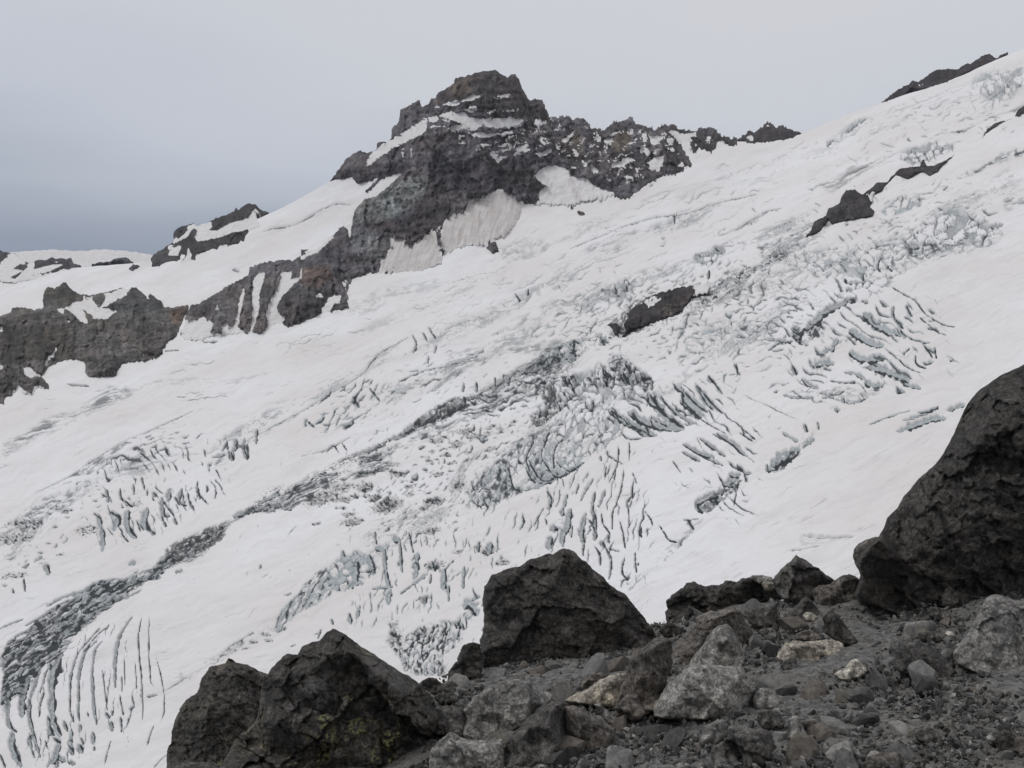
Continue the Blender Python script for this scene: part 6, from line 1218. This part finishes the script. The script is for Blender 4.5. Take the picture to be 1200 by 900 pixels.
def rock_fine(seed):
    import bmesh
    rng = np.random.default_rng(seed); bm = bmesh.new()
    bmesh.ops.create_icosphere(bm, subdivisions=4, radius=1.0)
    V = np.array([v.co[:] for v in bm.verts]); T = np.array([[v.index for v in f.verts] for f in bm.faces]); bm.free()
    for k in range(15):
        d = rng.normal(size=3); d /= np.linalg.norm(d); h = rng.uniform(0.28, 0.62)
        q = V @ d; V = V - np.where(q > h, q - h, 0)[:, None] * d * 0.97
    r = 0.05 * fbm(V[:, 0] * 2.2 + V[:, 2] * 1.3, V[:, 1] * 2.2 - V[:, 2] * 1.7, seed, 4, 0.6) + 0.03 * facets(V[:, 0] * 3 + V[:, 2], V[:, 1] * 3 - V[:, 2], seed + 1)
    return V * (1 + r)[:, None], T
big_pm = []
for k in range(7):
    V3, T3 = rock_fine(700 + k); tint = np.array(TINTS[[1, 2, 3, 2, 4, 0, 3][k]])
    big_pm.append(mesh_np('stone', V3, tris=T3, mats=[M['pebble']], smooth=True, cols=dict(tint=np.repeat(tint[None], len(V3), 0))))
BT = ['grey', 'light grey', 'pale grey', 'light grey', 'brownish', 'dark grey', 'pale grey']
ANCH = [((611, 760), 'large four sided black boulder'), ((600, 840), 'light grey flat faced boulder'), ((700, 825), 'warm tan slab'), ((745, 800), 'tall brown boulder'), ((820, 810), 'biggest grey boulder'), ((845, 750), 'pale tipped cone boulder'),
        ((850, 700), 'flat rough black boulder'), ((895, 722), 'square cut grey block'), ((933, 690), 'dark pyramid rock'), ((950, 765), 'long tan grey boulder'), ((997, 786), 'bright whitish stone'), ((902, 843), 'dark rounded cobble'), ((938, 856), 'upright pale triangular stone'),
        ((1085, 772), 'dark half sunk slab'), ((1160, 760), 'grey boulder at the right edge'), ((1100, 690), 'huge black boulder'), ((1090, 860), 'dark stone with pale back'), ((1180, 870), 'brown corner slab'), ((1000, 895), 'pale bottom edge stone'), ((860, 880), 'larger rounded bottom cobble'), ((1050, 890), 'low warm brown slab')]
def stone_label(p, s, tone):
    uu, vv, _ = pix(np.array(p)); (au, av), nm = min(ANCH, key=lambda a: math.hypot(a[0][0] - uu, (a[0][1] - vv) * 1.3))
    rel = ('right of' if uu > au else 'left of') if abs(uu - au) > abs(vv - av) * 1.2 else ('in front of' if vv > av else 'behind')
    size = 'tiny' if s < 0.024 else ('small' if s < 0.045 else ('medium' if s < 0.065 else 'largish'))
    dist_ = math.hypot(au - uu, av - vv); far_ = 'just ' if dist_ < 28 else ('' if dist_ < 55 else 'well ')
    up_ = '' if rel in ('behind', 'in front of') else (' and below' if vv > av + 8 else (' and above' if vv < av - 8 else ''))
    lab = '%s %s stone %s%s%s the %s' % (size, tone, far_, rel.replace(' of', '') + up_ + (' of' if ' of' in rel else ''), '', nm)
    return ' '.join(lab.split())
TONE = ['dark grey', 'grey', 'light grey', 'brownish']
pts = scatter(200, 0.018, 0.085, rng, 3.2)
words_ = 'small angular grey stone lying loose among the gravel'
for i, (p, s, d) in enumerate(pts):
    k = int(rng.integers(len(pm)))
    if k not in first: o = pm[k]; first.add(k)
    else: o = pm[k].copy(); col.objects.link(o)
    o.location = (p[0], p[1], p[2] + s * 0.25)
    o.rotation_euler = tuple(rng.uniform(0, 6.28, 3)); o.scale = (s * rng.uniform(.8, 1.25), s * rng.uniform(.7, 1.1), s * rng.uniform(.5, .85))
    tag(o, stone_label(p, s, TONE[k % 4]), 'stone', 'small loose stones strewn over the scree')
rub = []
while len(rub) < 58:
    if len(rub) < 34: uu, vv = rng.uniform(500, 800), rng.uniform(752, 903)
    else: uu, vv = rng.uniform(760, 1205), rng.uniform(715, 903)
    if uu < 575 and vv < 800: continue
    d = ground_hit(uu, vv)
    if d > 7 or any(math.hypot(uu - a, vv - b) < 13 for a, b in rub): continue
    i = len(rub); rub.append((uu, vv)); p = rays(uu, vv) * d; s = rng.uniform(14, 32) * d / F; k = i % 7
    if i < 7: o = big_pm[k]
    else: o = big_pm[k].copy(); col.objects.link(o)
    o.location = (p[0], p[1], p[2] + s * 0.1); o.rotation_euler = tuple(rng.uniform(0, 6.28, 3))
    o.scale = (s * rng.uniform(.9, 1.3), s * rng.uniform(.8, 1.1), s * rng.uniform(.55, .95))
    tag(o, stone_label(p, s, BT[k]).replace('angular', '').replace('tiny', 'chunky').replace('small', 'chunky').replace('medium', 'chunky').replace('largish', 'chunky big'), 'stone', 'chunky half buried stones of the scree')
for k, o in enumerate(pm):
    if k not in first: bpy.data.objects.remove(o)
def gravel():
    rng = np.random.default_rng(11)
    n = 23000
    az = rng.uniform(-0.16, 0.66, n * 3); q = rng.random(n * 3)
    y = 1 / (1 / 6.9 + (1 / 2.0 - 1 / 6.9) * q ** 1.15)       # even in the picture rather than even on the ground
    x = az * y
    z = ground_z(x, y); keep = np.where(y < np.interp(az, _r[:, 0], _r[:, 1]) + 0.3)[0][:n]
    Vs, Ts, Cs = [], [], []; off = 0
    T = np.array(TINTS); pr = [0.26, 0.28, 0.17, 0.07, 0.08, 0.12, 0.02]
    pock = fbm(x / 0.5, y / 0.5, 77, 3)
    for i in keep:
        if pock[i] > 0.12 and rng.random() < 0.75: continue
        V3, T3 = small[int(rng.integers(len(small)))]
        s = (0.0036 + 0.021 * rng.random() ** 3.6) * (0.55 + 0.16 * y[i])
        W = (V3 * np.array([1, rng.uniform(.6, 1), rng.uniform(.45, .9)]) * s) @ rnd_rot(rng).T + np.array([x[i], y[i], z[i] + s * 0.3 + 0.008])
        Vs.append(W); Ts.append(T3 + off); off += len(W)
        c = T[rng.choice(7, p=pr)] * rng.uniform(0.7, 1.25); Cs.append(np.repeat(c[None], len(W), 0))
    o = mesh_np('gravel', np.concatenate(Vs), tris=np.concatenate(Ts), mats=[M['pebble']], smooth=False, cols=dict(tint=np.concatenate(Cs)))
    tag(o, 'fine dark volcanic gravel covering the scree', 'gravel', kind='stuff')
gravel()

# ------------------------------------------------------------------ air
def build_haze():
    lo = np.array([1e9] * 3); hi = -lo
    for o in scene.objects:
        if o.type != 'MESH' or len(o.data.vertices) < 2000: continue
        n = len(o.data.vertices); a = np.empty(n * 3, np.float32); o.data.vertices.foreach_get('co', a)
        a = a.reshape(-1, 3) + np.array(o.location); lo = np.minimum(lo, a.min(0)); hi = np.maximum(hi, a.max(0))
    lo -= 5; hi += 5; lo[1] = min(lo[1], -60)
    v = [(x, y, z) for z in (lo[2], hi[2]) for y in (lo[1], hi[1]) for x in (lo[0], hi[0])]
    q = [(0, 2, 3, 1), (4, 5, 7, 6), (0, 1, 5, 4), (2, 6, 7, 3), (0, 4, 6, 2), (1, 3, 7, 5)]
    m = bpy.data.materials.new('air'); m.use_nodes = True
    nt = m.node_tree; nt.nodes.clear()
    o_ = N(nt, 'ShaderNodeOutputMaterial'); pv = N(nt, 'ShaderNodeVolumePrincipled')
    pv.inputs['Density'].default_value = 0.000016
    pv.inputs['Color'].default_value = (0.90, 0.94, 1.0, 1)
    pv.inputs['Anisotropy'].default_value = 0.2
    nt.links.new(pv.outputs[0], o_.inputs['Volume'])
    b = mesh_np('haze', np.array(v), q, mats=[m], smooth=False)
    tag(b, 'thin pale mountain air', kind='stuff')
build_haze()
